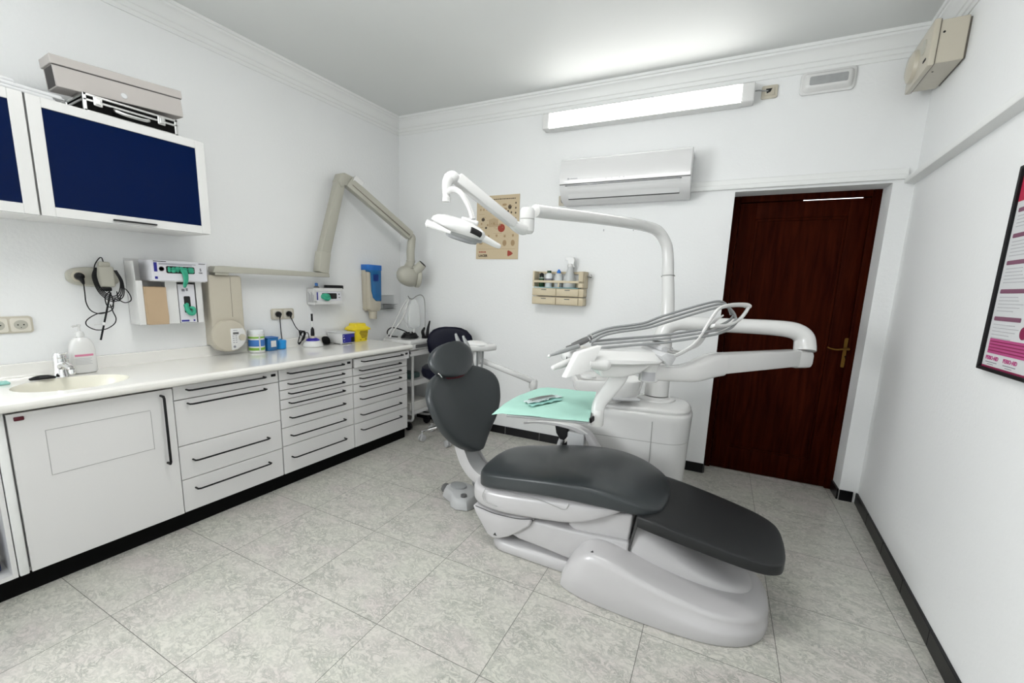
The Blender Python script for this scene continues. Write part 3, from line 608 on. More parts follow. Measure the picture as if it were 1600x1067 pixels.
tube(c, [(0.09, -0.08, 1.24), (0.088, -0.10, 1.21), (0.085, -0.095, 1.165), (0.083, -0.075, 1.16), (0.083, -0.06, 1.20), (0.088, -0.045, 1.19), (0.088, -0.035, 1.22)], 0.0026, 8); part('cord', c, 'black', t)
t = thing('wand', 'thin black rod slanting from the adaptor down behind the soap bottle', 'rod', (0.1, -0.1, 1.2))
c = B(); cyl(c, (0.094, -0.078, 1.235), (0.11, -0.145, 0.99), 0.0042, 10); part('rod', c, 'black', t)
c = B(); cyl(c, (0.1042, -0.121, 1.08), (0.1052, -0.125, 1.065), 0.0062, 12); cyl(c, (0.105, -0.122, 1.073), (0.118, -0.165, 1.070), 0.0012, 6); part('white_clip', c, 'plastic', t)
# ================================================================== GLOVE / TOWEL HOLDER
t = thing('wall_dispenser', 'white metal double holder on the wall for a glove box and paper towels', 'dispenser', (0, 0.18, 1.05))
c = B(); hx = 0.115
box(c, 0.001, hx, 0.022, 0.0245, 1.058, 1.405); box(c, 0.001, hx, 0.337, 0.3395, 1.058, 1.30); box(c, 0.001, hx, 0.183, 0.185, 1.06, 1.29)
box(c, 0.001, hx, 0.022, 0.3395, 1.056, 1.0585); box(c, 0.001, 0.004, 0.022, 0.3395, 1.058, 1.42)
box(c, 0.001, 0.16, 0.09, 0.345, 1.299, 1.3025)
for y0, y1 in ((0.024, 0.052), (0.155, 0.212), (0.307, 0.338)): box(c, hx, hx + 0.003, y0, y1, 1.058, 1.30, 0.001, 1)
part('holder_frame', c, 'plastic', t)
t = thing('paper_towel_stack', 'tan folded paper towels bulging out of the white wall holder', 'paper towels', (0.06, 0.12, 1.06))
c = B(); prism(c, [(0.008, 1.062), (0.126, 1.060), (0.128, 1.10), (0.121, 1.20), (0.123, 1.255), (0.116, 1.268), (0.02, 1.268)], 'y', 0.053, 0.152, 0.0015, 1, mtx=Matrix.Shear('XZ', 4, (0, 0)))
prism(c, [(0.125, 1.057), (0.1305, 1.10), (0.1235, 1.20), (0.1265, 1.266), (0.124, 1.2665), (0.1215, 1.20), (0.1285, 1.10), (0.122, 1.057)], 'y', 0.060, 0.155); part('towels', c, 'kraft', t)
def glove_lump(b, c0, pts, r):
    for p in pts: ellipsoid(b, (c0[0] + p[0], c0[1] + p[1], c0[2] + p[2]), (r * (0.7 + 0.5 * random.random()), r * (0.8 + 0.6 * random.random()), r * (0.7 + 0.5 * random.random())), seg=10, ring=7)
# upright glove box in the right bay
t = thing('glove_box', 'white glove box standing upright in the right bay of the wall holder', 'glove box', (0.06, 0.26, 1.06))
c = B(); box(c, 0.02, 0.112, 0.218, 0.303, 1.060, 1.285, 0.001, 1); part('carton', c, 'boxwhite', t)
c = B(); prism(c, rrect(0.243, 0.276, 1.118, 1.215, 0.006), 'x', 0.1125, 0.1135); part('opening', c, 'ink', t)
c = B(); tube(c, [(0.110, 0.258, 1.17), (0.120, 0.252, 1.145), (0.126, 0.262, 1.118), (0.128, 0.276, 1.112), (0.126, 0.286, 1.125), (0.123, 0.284, 1.145), (0.118, 0.270, 1.148)], [0.010, 0.012, 0.013, 0.011, 0.010, 0.010, 0.008], 10, endround=0.005); tube(c, [(0.112, 0.25, 1.165), (0.118, 0.256, 1.135), (0.12, 0.262, 1.12)], 0.012, 8, endround=0.006); part('green_glove', c, 'glove', t, 'green glove poking out')
c = B(); box(c, 0.1125, 0.1132, 0.222, 0.262, 1.066, 1.076); box(c, 0.1125, 0.1132, 0.284, 0.293, 1.067, 1.077); part('navy_label', c, 'navyprint', t)
c = B(); box(c, 0.1125, 0.1132, 0.236, 0.252, 1.243, 1.258); box(c, 0.1125, 0.1132, 0.257, 0.268, 1.246, 1.262); part('print', c, 'print', t)
# lying glove box on top
t = thing('glove_box', 'white and grey glove box marked S 100 lying on top of the wall holder', 'glove box', (0.07, 0.22, 1.303))
gx = 0.158
c = B(); box(c, 0.004, gx, 0.085, 0.357, 1.3035, 1.415, 0.0015, 1); part('carton', c, 'boxwhite', t)
c = B(); prism(c, rrect(0.152, 0.292, 1.345, 1.385, 0.008), 'x', gx + 0.0002, gx + 0.001); part('opening', c, 'ink', t)
c = B(); glove_lump(c, (gx - 0.002, 0.222, 1.366), [(0, dy, dz) for dy in (-0.055, -0.035, -0.015, 0.005, 0.025, 0.045, 0.055) for dz in (-0.006, 0.006)], 0.011)
tube(c, [(gx, 0.235, 1.365), (gx + 0.012, 0.238, 1.345), (gx + 0.010, 0.24, 1.31), (gx + 0.004, 0.236, 1.285), (gx, 0.234, 1.270)], [0.018, 0.017, 0.014, 0.012, 0.008], 10, ry=[0.010, 0.009, 0.007, 0.006, 0.005], endround=0.005); part('green_glove', c, 'glove', t, 'green glove hanging out')
c = B(); box(c, gx + 0.0002, gx + 0.0009, 0.096, 0.111, 1.352, 1.402); box(c, gx + 0.0002, gx + 0.0009, 0.097, 0.110, 1.312, 1.326); part('navy_label', c, 'navyprint', t)
c = B(); text(c, 'S', 0.022, TX(gx + 0.0008, 0.318, 1.364)); text(c, '100', 0.014, TX(gx + 0.0008, 0.311, 1.348)); box(c, gx + 0.0002, gx + 0.0008, 0.095, 0.155, 1.4065, 1.410); box(c, gx + 0.0002, gx + 0.0008, 0.315, 0.35, 1.4035, 1.407)
part('print', c, 'ink', t)
c = B()
for z, y1 in ((1.397, 0.30), (1.391, 0.28)): box(c, gx + 0.0002, gx + 0.0008, 0.12, y1, z, z + 0.003)
lathe(c, [(0.013, 0), (0.013, 0.0006), (0.0115, 0.0006), (0.0115, 0)], (gx + 0.0002, 0.131, 1.368), (1, 0, 0), 20); part('grey_print', c, 'print', t)
# ================================================================== X-RAY MACHINE on the left wall
t = thing('wall_xray_machine', 'beige wall-mounted dental x-ray machine with long jointed arm and round head', 'x-ray machine', (0, 0.48, 0.87))
c = B(); prism(c, [(0.387, 1.335), (0.397, 1.346), (0.574, 1.346), (0.585, 1.335), (0.585, 0.955), (0.575, 0.905), (0.545, 0.868), (0.50, 0.856), (0.46, 0.856), (0.415, 0.872), (0.387, 0.91)], 'x', 0.036, 0.100, 0.008, 3); box(c, 0.001, 0.04, 0.395, 0.577, 0.90, 1.335); cb = part('control_box', c, 'beige', t)
c = B(); box(c, 0.0985, 0.1008, 0.5135, 0.5155, 1.08, 1.338); part('box_seam', c, 'beigegap', cb)
c = B(); lathe(c, [(0.104, 0), (0.104, 0.016), (0.099, 0.024), (0.085, 0.0275), (0.0, 0.028)], (0.0995, 0.479, 0.962), (1, 0, 0), 48); dl = part('round_cover', c, 'beige', cb)
c = B(); pp = []
for k in range(13):
    a = math.radians(-88 + 132 * k / 12); pp.append((0.479 + 0.098 * math.cos(a), 0.962 + 0.098 * math.sin(a)))
pp = [p for p in pp if p[0] > 0.478] + [(0.479, 1.02)]
prism(c, [(0.479, 0.868), (0.51, 0.871), (0.545, 0.892), (0.568, 0.925), (0.574, 0.955), (0.565, 0.99), (0.555, 1.008), (0.479, 1.008)], 'x', 0.120, 0.134, 0.003, 2); cp = part('control_panel', c, 'plastic', cb, 'white control panel with display')
c = B(); lathe(c, [(0.021, 0), (0.020, 0.010), (0.0, 0.011)], (0.134, 0.545, 0.948), (1, 0, 0), 20); part('knob', c, 'beige', cp)
c = B(); box(c, 0.134, 0.1352, 0.490, 0.525, 0.970, 0.984, 0.001, 1); part('display', c, 'greydark', cp)
c = B(); lathe(c, [(0.008, 0), (0.008, 0.0015), (0, 0.002)], (0.134, 0.495, 0.890), (1, 0, 0), 14)
for k in range(4): box(c, 0.134, 0.1348, 0.487, 0.497, 0.958 - k * 0.014, 0.962 - k * 0.014); box(c, 0.134, 0.1348, 0.503, 0.513, 0.958 - k * 0.014, 0.962 - k * 0.014)
box(c, 0.134, 0.1346, 0.492, 0.518, 0.994, 0.997); part('panel_print', c, 'print', cp)
c = B(); prism(c, [(0.405, 1.362), (0.418, 1.400), (0.47, 1.404), (1.236, 1.394), (1.240, 1.362)], 'x', 0.060, 0.130, 0.004, 2); box(c, 0.001, 0.06, 0.44, 0.52, 1.355, 1.398, 0.003, 1); box(c, 0.065, 0.12, 0.42, 0.50, 1.346, 1.363); part('horizontal_arm', c, 'beigedark', t)
def beam(b, p0, p1, w0, h0, w1, h1, side=(1, 0, 0), bev=0.006):
    """rectangular bar from p0 to p1; w along side, h across"""
    p0, p1 = Vector(p0), Vector(p1); d = (p1 - p0).normalized(); s = (Vector(side) - d * Vector(side).dot(d)).normalized(); u = s.cross(d)
    tt = bmesh.new(); rr = [[tt.verts.new(p + s * (w * a) / 2 + u * (h * q) / 2) for a, q in ((-1, -1), (1, -1), (1, 1), (-1, 1))] for p, w, h in ((p0, w0, h0), (p1, w1, h1))]
    tt.faces.new(rr[0]); tt.faces.new(rr[1][::-1])
    for i in range(4): tt.faces.new((rr[0][i], rr[0][(i + 1) % 4], rr[1][(i + 1) % 4], rr[1][i]))
    bmesh.ops.recalc_face_normals(tt, faces=tt.faces)
    if bev: bmesh.ops.bevel(tt, geom=tt.edges[:], offset=bev, segments=2, affect='EDGES', profile=0.5)
    return merge(b, tt)
c = B(); beam(c, (0.095, 1.187, 1.394), (0.095, 1.214, 1.552), 0.080, 0.088, 0.078, 0.090, bev=0.008); part('arm_collar', c, 'beigedark', t)
c = B(); beam(c, (0.098, 1.213, 1.540), (0.105, 1.385, 2.120), 0.066, 0.082, 0.060, 0.072, bev=0.006); part('upper_arm', c, 'beigedark', t)
c = B(); prism(c, [(1.340, 2.10), (1.368, 2.165), (1.40, 2.176), (1.52, 2.158), (1.525, 2.14), (1.48, 2.095), (1.44, 2.075), (1.40, 2.085), (1.37, 2.06)], 'x', 0.068, 0.146, 0.006, 2); part('elbow', c, 'beigedark', t)
c = B(); beam(c, (0.125, 1.445, 2.118), (0.302, 1.962, 1.758), 0.070, 0.088, 0.066, 0.078, (1, -0.3, 0), bev=0.008); fa = part('forearm', c, 'beigedark', t)
c = B(); p0 = Vector((0.163, 1.455, 2.096)); p1 = Vector((0.334, 1.925, 1.760)); tube(c, [p0, p1], 0.004, 8, smooth=False); part('forearm_groove', c, 'beigegap', fa)
c = B(); p0 = Vector((0.136, 1.475, 2.140)); p1 = Vector((0.156, 1.54, 2.096)); beam(c, p0 + Vector((0, 0.008, 0.012)), p1 + Vector((0, 0.008, 0.012)), 0.072, 0.052, 0.072, 0.052, (1, -0.3, 0), bev=0.002); part('white_label', c, 'plastic', fa)
c = B(); tube(c, [(0.300, 1.955, 1.775), (0.302, 1.985, 1.745), (0.302, 1.978, 1.70), (0.302, 1.968, 1.62), (0.302, 1.968, 1.545)], [0.026, 0.034, 0.036, 0.036, 0.036], 20, up=(1, 0, 0)); lathe(c, [(0.040, 0), (0.040, 0.022), (0.034, 0.024)], (0.302, 1.967, 1.522), seg=24); part('yoke', c, 'beigedark', t)
hc = Vector((0.305, 1.935, 1.40)); rm = Matrix.Rotation(math.radians(-18), 4, 'X')
c = B(); ellipsoid(c, hc + Vector((0, 0, 0)), (0.088, 0.118, 0.088), rm, 28, 18, 0.9)
tube(c, [hc + Vector((0, 0, 0.06)), hc + Vector((0, 0.028, 0.125))], [0.05, 0.036], 16, smooth=False); hd = part('tube_head', c, 'beigedark', t)
c = B(); lathe(c, [(0.080, 0), (0.086, 0.012), (0.086, 0.030), (0.078, 0.038), (0.0, 0.040)], hc + Vector((0.03, 0.06, -0.012)), (0.5, 0.82, -0.1), 32); part('head_cap', c, 'beigedark', hd)
c = B(); lathe(c, [(0.050, 0), (0.043, 0.05), (0.039, 0.105), (0.034, 0.105), (0.034, 0.09), (0, 0.09)], hc + Vector((0.045, 0.035, 0.04)), (0.55, 0.25, 0.62), 24); part('cone', c, 'beigedark', hd)
c = B(); q = Vector((0.55, 0.25, 0.62)).normalized(); lathe(c, [(0.037, 0), (0.037, 0.0012), (0, 0.0013)], hc + Vector((0.045, 0.035, 0.04)) + q * 0.1045, q, 24); part('cone_opening', c, 'ink', hd)
c = B(); tube(c, [(hc + Vector((0.0, -0.10, 0.02))), (hc + Vector((0.055, -0.055, 0.06))), (hc + Vector((0.06, 0.02, 0.075)))], 0.004, 8); part('head_seam', c, 'beigegap', hd)
# ================================================================== SMALL GLOVE RACK
t = thing('glove_rack', 'small white wall rack holding a glove box, right of the double socket', 'rack', (0, 1.25, 1.145))
c = B(); box(c, 0.001, 0.103, 1.122, 1.124, 1.150, 1.270); box(c, 0.001, 0.103, 1.122, 1.372, 1.147, 1.1495); box(c, 0.001, 0.004, 1.122, 1.372, 1.149, 1.276)
box(c, 0.100, 0.103, 1.112, 1.378, 1.147, 1.176, 0.001, 1); box(c, 0.100, 0.103, 1.112, 1.378, 1.252, 1.278, 0.001, 1); box(c, 0.100, 0.103, 1.112, 1.135, 1.17, 1.255)
part('rack_frame', c, 'plastic', t)
t = thing('glove_box', 'glove box lying inside the small wall rack, a green glove bulging out', 'glove box', (0.05, 1.25, 1.15))
c = B(); box(c, 0.008, 0.098, 1.127, 1.366, 1.1505, 1.268, 0.001, 1); part('carton', c, 'boxwhite', t)
c = B(); prism(c, rrect(1.185, 1.322, 1.192, 1.238, 0.008), 'x', 0.0983, 0.0992); part('opening', c, 'ink', t)
c = B(); ellipsoid(c, (0.102, 1.216, 1.212), (0.018, 0.042, 0.026)); tube(c, [(0.105, 1.19, 1.215), (0.115, 1.20, 1.196), (0.116, 1.225, 1.19), (0.112, 1.245, 1.20)], 0.012, 8, endround=0.006); part('green_glove', c, 'glove', t, 'green glove poking out')
c = B(); box(c, 0.0983, 0.0992, 1.139, 1.150, 1.185, 1.245); part('navy_label', c, 'navyprint', t)
c = B(); box(c, 0.0983, 0.0992, 1.338, 1.350, 1.223, 1.236); box(c, 0.0983, 0.0992, 1.337, 1.354, 1.200, 1.208)
for k in range(6): box(c, 0.02 + k * 0.012, 0.024 + k * 0.012, 1.1205, 1.1215, 1.165, 1.245 - 0.01 * (k % 3))
part('print', c, 'print', t)
t = thing('small_bottle', 'small slate blue capped bottle on top of the small glove rack', 'bottle', (0.05, 1.175, 1.279))
c = B(); lathe(c, [(0.022, 0), (0.022, 0.012), (0.013, 0.020), (0.011, 0.022)], (0.05, 1.175, 1.2702), seg=20); part('body', c, 'greydark', t); c = B(); lathe(c, [(0.012, 0), (0.011, 0.022), (0, 0.023)], (0.05, 1.175, 1.2925), seg=16); part('cap', c, 'labelblue', t)
b = B(); loft(b, [sring((0.05, 1.335, z), (1, 0, 0), (0, 1, 0), a, bb, 28, 3) for z, a, bb in ((1.2702, 0.034, 0.075), (1.274, 0.038, 0.082), (1.298, 0.038, 0.082), (1.301, 0.034, 0.077))]); single('black_case', b, 'black', 'flat black oval case on top of the small glove rack', 'case', (0.05, 1.335, 1.27))
# ================================================================== CUP DISPENSER, PAPER HOLDER
t = thing('cup_dispenser', 'tall beige and translucent blue cup dispenser on the wall near the corner', 'cup dispenser', (0, 1.735, 1.08))
c = B(); prism(c, [(1.668, 1.095), (1.690, 1.078), (1.785, 1.078), (1.805, 1.095), (1.812, 1.40), (1.81, 1.45), (1.665, 1.45), (1.662, 1.40)], 'x', 0.001, 0.050, 0.005, 2)
prism(c, [(1.672, 1.10), (1.692, 1.079), (1.784, 1.079), (1.806, 1.10), (1.807, 1.165), (1.75, 1.17), (1.715, 1.20), (1.697, 1.26), (1.690, 1.42), (1.667, 1.425)], 'x', 0.050, 0.088, 0.004, 2); cd = part('body', c, 'beige', t)
c = B(); prism(c, [(1.712, 1.200), (1.75, 1.172), (1.808, 1.170), (1.812, 1.485), (1.663, 1.485), (1.663, 1.428), (1.692, 1.42), (1.696, 1.28)], 'x', 0.051, 0.094, 0.004, 2); part('blue_cover', c, 'bluetrans', t, 'translucent blue cover')
c = B(); box(c, 0.001, 0.096, 1.660, 1.815, 1.44, 1.488, 0.004, 2); part('top_cover', c, 'blue', t, 'solid blue top')
c = B(); box(c, 0.0942, 0.0955, 1.715, 1.775, 1.345, 1.405); part('window', c, 'bluedark', t)
c = B(); lathe(c, [(0.033, 0), (0.037, 0.055), (0.038, 0.07), (0, 0.07)], (0.052, 1.742, 1.008), seg=24); part('cup', c, 'beige', t, 'cup hanging from the mouth')
t = thing('leaflet_holder', 'clear wall holder with loose white leaflets in the corner', 'leaflet holder', (0, 1.96, 1.06))
c = B(); box(c, 0.001, 0.004, 1.862, 2.055, 1.09, 1.222); box(c, 0.004, 0.05, 1.862, 1.864, 1.09, 1.14); box(c, 0.004, 0.05, 1.862, 2.05, 1.085, 1.089); box(c, 0.0035, 0.006, 1.862, 2.055, 1.216, 1.222); part('holder', c, 'clearplastic', t)
for k, (y0, dz, rx) in enumerate(((1.850, 0.004, 0.03), (1.862, 0.014, -0.04), (1.87, 0.026, 0.06), (1.855, 0.037, -0.03))):
    b = B(); mt = Matrix.Translation((0.036, y0 + 0.09, 1.097 + dz)) @ Matrix.Rotation(rx, 4, 'X') @ Matrix.Rotation(-0.25, 4, 'Y'); box(b, -0.030, 0.035, -0.088, 0.088, -0.001, 0.001, mtx=mt)
    single('leaflet', b, 'sheet', ('bottom white leaflet in the clear corner holder', 'second white leaflet from the bottom in the corner holder', 'second white leaflet from the top in the corner holder', 'topmost white leaflet in the clear corner holder')[k], 'leaflet', (0.036, y0 + 0.09, 1.097 + dz), group='leaflets in the corner holder')
# ================================================================== THINGS ON THE WORKTOP
t = thing('wipes_tub', 'white wipes tub with blue and green label beside the x-ray control box', 'wipes tub', (0.088, 0.662, WT))
c = B(); lathe(c, [(0.046, 0), (0.050, 0.002), (0.050, 0.125), (0.048, 0.128)], (0.088, 0.662, WT + 0.001), seg=36); part('tub', c, 'plastic', t)
c = B(); lathe(c, [(0.0515, 0), (0.0515, 0.022), (0.047, 0.028), (0.02, 0.030), (0, 0.030)], (0.088, 0.662, WT + 0.1285), seg=36); part('lid', c, 'bottlewhite', t)
c = B(); lathe(c, [(0.0503, 0), (0.0506, 0.001), (0.0506, 0.044), (0.0503, 0.045)], (0.088, 0.662, WT + 0.045), seg=36); part('blue_label', c, 'labelblue', t, 'blue label band')
c = B(); lathe(c, [(0.0503, 0), (0.0506, 0.001), (0.0506, 0.017), (0.0503, 0.018)], (0.088, 0.662, WT + 0.018), seg=36); part('green_label', c, 'green', t, 'green label band')
c = B(); lathe(c, [(0.0503, 0), (0.0506, 0.001), (0.0506, 0.011), (0.0503, 0.012)], (0.088, 0.662, WT + 0.100), seg=36); part('green_label', c, 'green', t, 'green label band')
c = B(); box(c, 0.131, 0.1395, 0.651, 0.659, WT + 0.012, WT + 0.12); part('white_label_strip', c, 'plastic', t)
t = thing('blue_box', 'translucent blue box with white label next to the wipes tub', 'box', (0.075, 0.762, WT))
c = B(); prism(c, [(0.723, WT + 0.001), (0.79, WT + 0.001), (0.806, WT + 0.09), (0.727, WT + 0.09)], 'x', 0.030, 0.112, 0.004, 2); part('box_body', c, 'bluetrans', t)
c = B(); prism(c, [(0.722, WT + 0.0905), (0.808, WT + 0.0905), (0.808, WT + 0.096), (0.722, WT + 0.096)], 'x', 0.026, 0.114, 0.002, 1); part('lid', c, 'labelblue', t)
c = B(); box(c, 0.112, 0.1135, 0.748, 0.785, WT + 0.028, WT + 0.072); part('white_label', c, 'plastic', t)
t = thing('blue_jar', 'round light blue lidded jar right of the translucent blue box', 'jar', (0.062, 0.852, WT))
c = B(); lathe(c, [(0.030, 0), (0.035, 0.004), (0.036, 0.045)], (0.064, 0.850, WT + 0.001), seg=28); part('jar_body', c, 'bluelight', t)
c = B(); lathe(c, [(0.038, 0), (0.038, 0.014), (0.033, 0.020), (0.008, 0.022), (0.007, 0.028), (0, 0.028)], (0.064, 0.850, WT + 0.0463), seg=28); part('lid', c, 'bluelight', t)
t = thing('curing_light', 'white domed curing light charger with indigo ring and upright black wand', 'curing light', (0.113, 1.078, WT))
c = B(); lathe(c, [(0.070, 0), (0.074, 0.004), (0.070, 0.022), (0.055, 0.040), (0.045, 0.048), (0.0, 0.05)], (0.113, 1.078, WT + 0.001), seg=36); part('charger_base', c, 'plastic', t)
c = B(); lathe(c, [(0.050, 0), (0.046, 0.010), (0.030, 0.020), (0.0, 0.022)], (0.113, 1.078, WT + 0.045), seg=36); part('indigo_ring', c, 'indigo', t, 'indigo blue ring')
c = B(); lathe(c, [(0.022, 0), (0.016, 0.012), (0.013, 0.016)], (0.113, 1.078, WT + 0.065), seg=24); part('wand_socket', c, 'beige', t)
c = B(); lathe(c, [(0.013, 0), (0.0145, 0.01), (0.012, 0.05), (0.005, 0.065), (0.004, 0.072)], (0.113, 1.078, WT + 0.082), seg=20); wd = part('wand', c, 'black', t)
c = B(); lathe(c, [(0.0065, 0), (0.007, 0.03), (0.006, 0.045)], (0.113, 1.078, WT + 0.150), seg=16); part('wand_sleeve', c, 'plastic', wd, 'white sleeve')
c = B(); lathe(c, [(0.0075, 0), (0.007, 0.04), (0.008, 0.055), (0.0, 0.057)], (0.113, 1.078, WT + 0.196), seg=16); part('wand_tip', c, 'black', wd)
t = thing('zip_pouch', 'black lumpy pouch lying between the curing light and the white device', 'pouch', (0.10, 1.2, WT))
c = B(); mt = Matrix.Translation((0.085, 1.215, WT + 0.032)) @ Matrix.Rotation(math.radians(-32), 4, 'Z') @ Matrix.Rotation(math.radians(10), 4, 'Y')
ellipsoid(c, (0, 0, 0), (0.085, 0.030, 0.018), None, 24, 12, 0.75); c.transform(mt); part('pouch_body', c, 'blackmatte', t)
t = thing('apex_locator', 'white desktop device with navy front panel left of the yellow box', 'device', (0.11, 1.33, WT))
c = B(); box(c, 0.028, 0.198, 1.272, 1.405, WT + 0.006, WT + 0.088, 0.003, 2)
for x in (0.045, 0.18):
    for y in (1.285, 1.392): cyl(c, (x, y, WT + 0.0005), (x, y, WT + 0.007), 0.007, 10)
part('casing', c, 'plastic', t)
c = B(); box(c, 0.022, 0.203, 1.268, 1.409, WT + 0.0885, WT + 0.095, 0.002, 1); part('top_plate', c, 'sheet', t)
c = B(); box(c, 0.198, 0.2005, 1.285, 1.402, WT + 0.012, WT + 0.083, 0.002, 1); fp = part('front_panel', c, 'navyprint', t, 'navy front panel')
c = B(); box(c, 0.2006, 0.2012, 1.368, 1.400, WT + 0.014, WT + 0.055, 0.001, 1); part('display', c, 'ink', fp)
c = B(); box(c, 0.2006, 0.2012, 1.292, 1.298, WT + 0.066, WT + 0.073); box(c, 0.2006, 0.2012, 1.292, 1.304, WT + 0.045, WT + 0.053); box(c, 0.2006, 0.2012, 1.300, 1.304, WT + 0.024, WT + 0.030); part('panel_marks', c, 'plastic', fp)
t = thing('sharps_container', 'bright yellow sharps container with stepped lid at the worktop end', 'sharps container', (0.095, 1.52, WT))
def ring4(x0, x1, y0, y1, z, p=8): return sring(((x0 + x1) / 2, (y0 + y1) / 2, z), (1, 0, 0), (0, 1, 0), (x1 - x0) / 2, (y1 - y0) / 2, 32, p)
c = B(); loft(c, [ring4(0.040, 0.148, 1.462, 1.588, WT + 0.001), ring4(0.032, 0.156, 1.452, 1.600, WT + 0.098)]); part('tub', c, 'yellow', t)
c = B(); loft(c, [ring4(0.024, 0.165, 1.436, 1.618, WT + 0.0985), ring4(0.024, 0.165, 1.436, 1.618, WT + 0.109), ring4(0.035, 0.150, 1.455, 1.600, WT + 0.125), ring4(0.04, 0.14, 1.47, 1.59, WT + 0.128), ring4(0.042, 0.136, 1.475, 1.585, WT + 0.150), ring4(0.05, 0.128, 1.482, 1.578, WT + 0.154)]); part('lid', c, 'yellow', t)
c = B(); box(c, 0.1545, 0.1553, 1.500, 1.580, WT + 0.082, WT + 0.090)
for k in range(4):
    box(c, 0.153, 0.1545 - 0.0009 * k, 1.494 + 0.008 * k, 1.584 - 0.004 * k, WT + 0.070 - 0.013 * k, WT + 0.0785 - 0.013 * k)
box(c, 0.150, 0.1515, 1.50, 1.515, WT + 0.012, WT + 0.018); box(c, 0.150, 0.152, 1.555, 1.575, WT + 0.014, WT + 0.022); part('printed_label', c, 'yellowprint', t)
# ================================================================== CART in the corner
t = thing('instrument_cart', 'white metal trolley with shelves between the counter end and the stool', 'trolley', (0.27, 1.9, 0))
c = B()
for y in (1.80, 2.05):
    tube(c, [(0.05, y, 0.70), (0.05, y, 0.5), (0.05, y, 0.2), (0.05, y, 0.125), (0.09, y, 0.095), (0.26, y, 0.09), (0.43, y, 0.095), (0.47, y, 0.125), (0.47, y, 0.2), (0.47, y, 0.5), (0.47, y, 0.70)], 0.0125, 12, n=5)
part('tube_frame', c, 'plastic', t)
c = B(); box(c, 0.035, 0.485, 1.755, 2.10, 0.70, 0.725, 0.005, 2); box(c, 0.035, 0.485, 1.755, 1.765, 0.725, 0.745); box(c, 0.475, 0.485, 1.755, 2.10, 0.725, 0.745); part('top_tray', c, 'plastic', t)
c = B(); box(c, 0.06, 0.46, 1.79, 2.06, 0.42, 0.47, 0.004, 1); part('middle_drawer', c, 'plastic', t)
c = B(); box(c, 0.05, 0.47, 1.785, 2.065, 0.155, 0.165); box(c, 0.05, 0.47, 1.785, 1.79, 0.165, 0.19); box(c, 0.462, 0.47, 1.785, 2.065, 0.165, 0.19); part('bottom_shelf', c, 'plastic', t)
for x, y in ((0.42, 1.80), (0.42, 2.05), (0.09, 1.80), (0.09, 2.05)):
    c = B(); cyl(c, (x, y - 0.012, 0.0405), (x, y + 0.012, 0.0405), 0.036, 20); cyl(c, (x, y, 0.05), (x, y, 0.08), 0.008, 8); box(c, x - 0.014, x + 0.014, y - 0.016, y + 0.016, 0.062, 0.084, 0.004, 1); part('castor', c, 'black', t)
b = B(); box(b, 0.12, 0.44, 1.80, 2.04, 0.166, 0.255, 0.004, 1); box(b, 0.118, 0.442, 1.796, 2.044, 0.245, 0.262, 0.003, 1); single('storage_box', b, 'worktop', 'pale storage box on the bottom shelf of the white trolley', 'box', (0.28, 1.92, 0.166))
b = B(); box(b, 0.16, 0.40, 1.84, 1.98, 0.471, 0.52, 0.008, 2); single('teal_tray', b, 'tealdark', 'dark teal tray on the middle level of the white trolley', 'tray', (0.28, 1.92, 0.471))
t = thing('implant_motor', 'white motor unit with grey display on top of the trolley', 'motor unit', (0.3, 1.9, 0.745))
c = B(); box(c, 0.13, 0.455, 1.79, 2.06, 0.7465, 0.800, 0.010, 3); prism(c, [(1.785, 0.80), (2.07, 0.80), (2.05, 0.838), (1.80, 0.832)], 'x', 0.12, 0.455, 0.006, 2); part('casing', c, 'plastic', t)
c = B(); box(c, 0.4551, 0.4572, 1.86, 2.03, 0.763, 0.795, 0.003, 1); part('display', c, 'greydark', t)
c = B(); tube(c, [(0.40, 2.04, 0.83), (0.40, 2.05, 0.95), (0.40, 2.05, 1.10), (0.398, 2.04, 1.20), (0.38, 2.02, 1.235), (0.36, 1.98, 1.225), (0.35, 1.94, 1.20), (0.34, 1.91, 1.205), (0.34, 1.89, 1.225)], 0.0045, 10); part('bag_hook', c, 'steel', t, 'bent steel bag hook')
t = thing('saline_bag', 'clear saline bag hanging from the steel hook on the trolley', 'drip bag', (0.35, 1.95, 0.95))
c = B(); loft(c, [sring((0.35, 1.955, z), (0.4, 0.92, 0), (0.92, -0.4, 0), a, bb, 24, 2.4) for z, a, bb in ((0.925, 0.010, 0.006), (0.94, 0.05, 0.016), (0.97, 0.062, 0.022), (1.05, 0.060, 0.018), (1.13, 0.052, 0.008), (1.17, 0.03, 0.004), (1.20, 0.008, 0.003))]); part('bag', c, 'ivbag', t)
c = B(); cyl(c, (0.35, 1.955, 0.88), (0.35, 1.955, 0.926), 0.010, 12); cyl(c, (0.35, 1.955, 0.865), (0.35, 1.955, 0.88), 0.013, 12); part('port', c, 'plastic', t)
b = B(); tube(b, [(0.35, 1.955, 0.866), (0.32, 1.93, 0.90), (0.30, 1.88, 1.00), (0.305, 1.87, 1.10), (0.33, 1.90, 1.17), (0.33, 1.91, 1.195), (0.31, 1.88, 1.17), (0.27, 1.84, 1.05), (0.22, 1.80, 0.92), (0.17, 1.78, 0.842)], 0.0055, 8, n=8); tube(b, [(0.33, 1.90, 1.16), (0.30, 1.86, 1.02), (0.25, 1.81, 0.92), (0.21, 1.785, 0.842)], 0.007, 8); single('drip_tube', b, 'hoselight', 'translucent tubing looping from the saline bag to the trolley top', 'tubing', (0.3, 1.9, 0.84))
b = B()
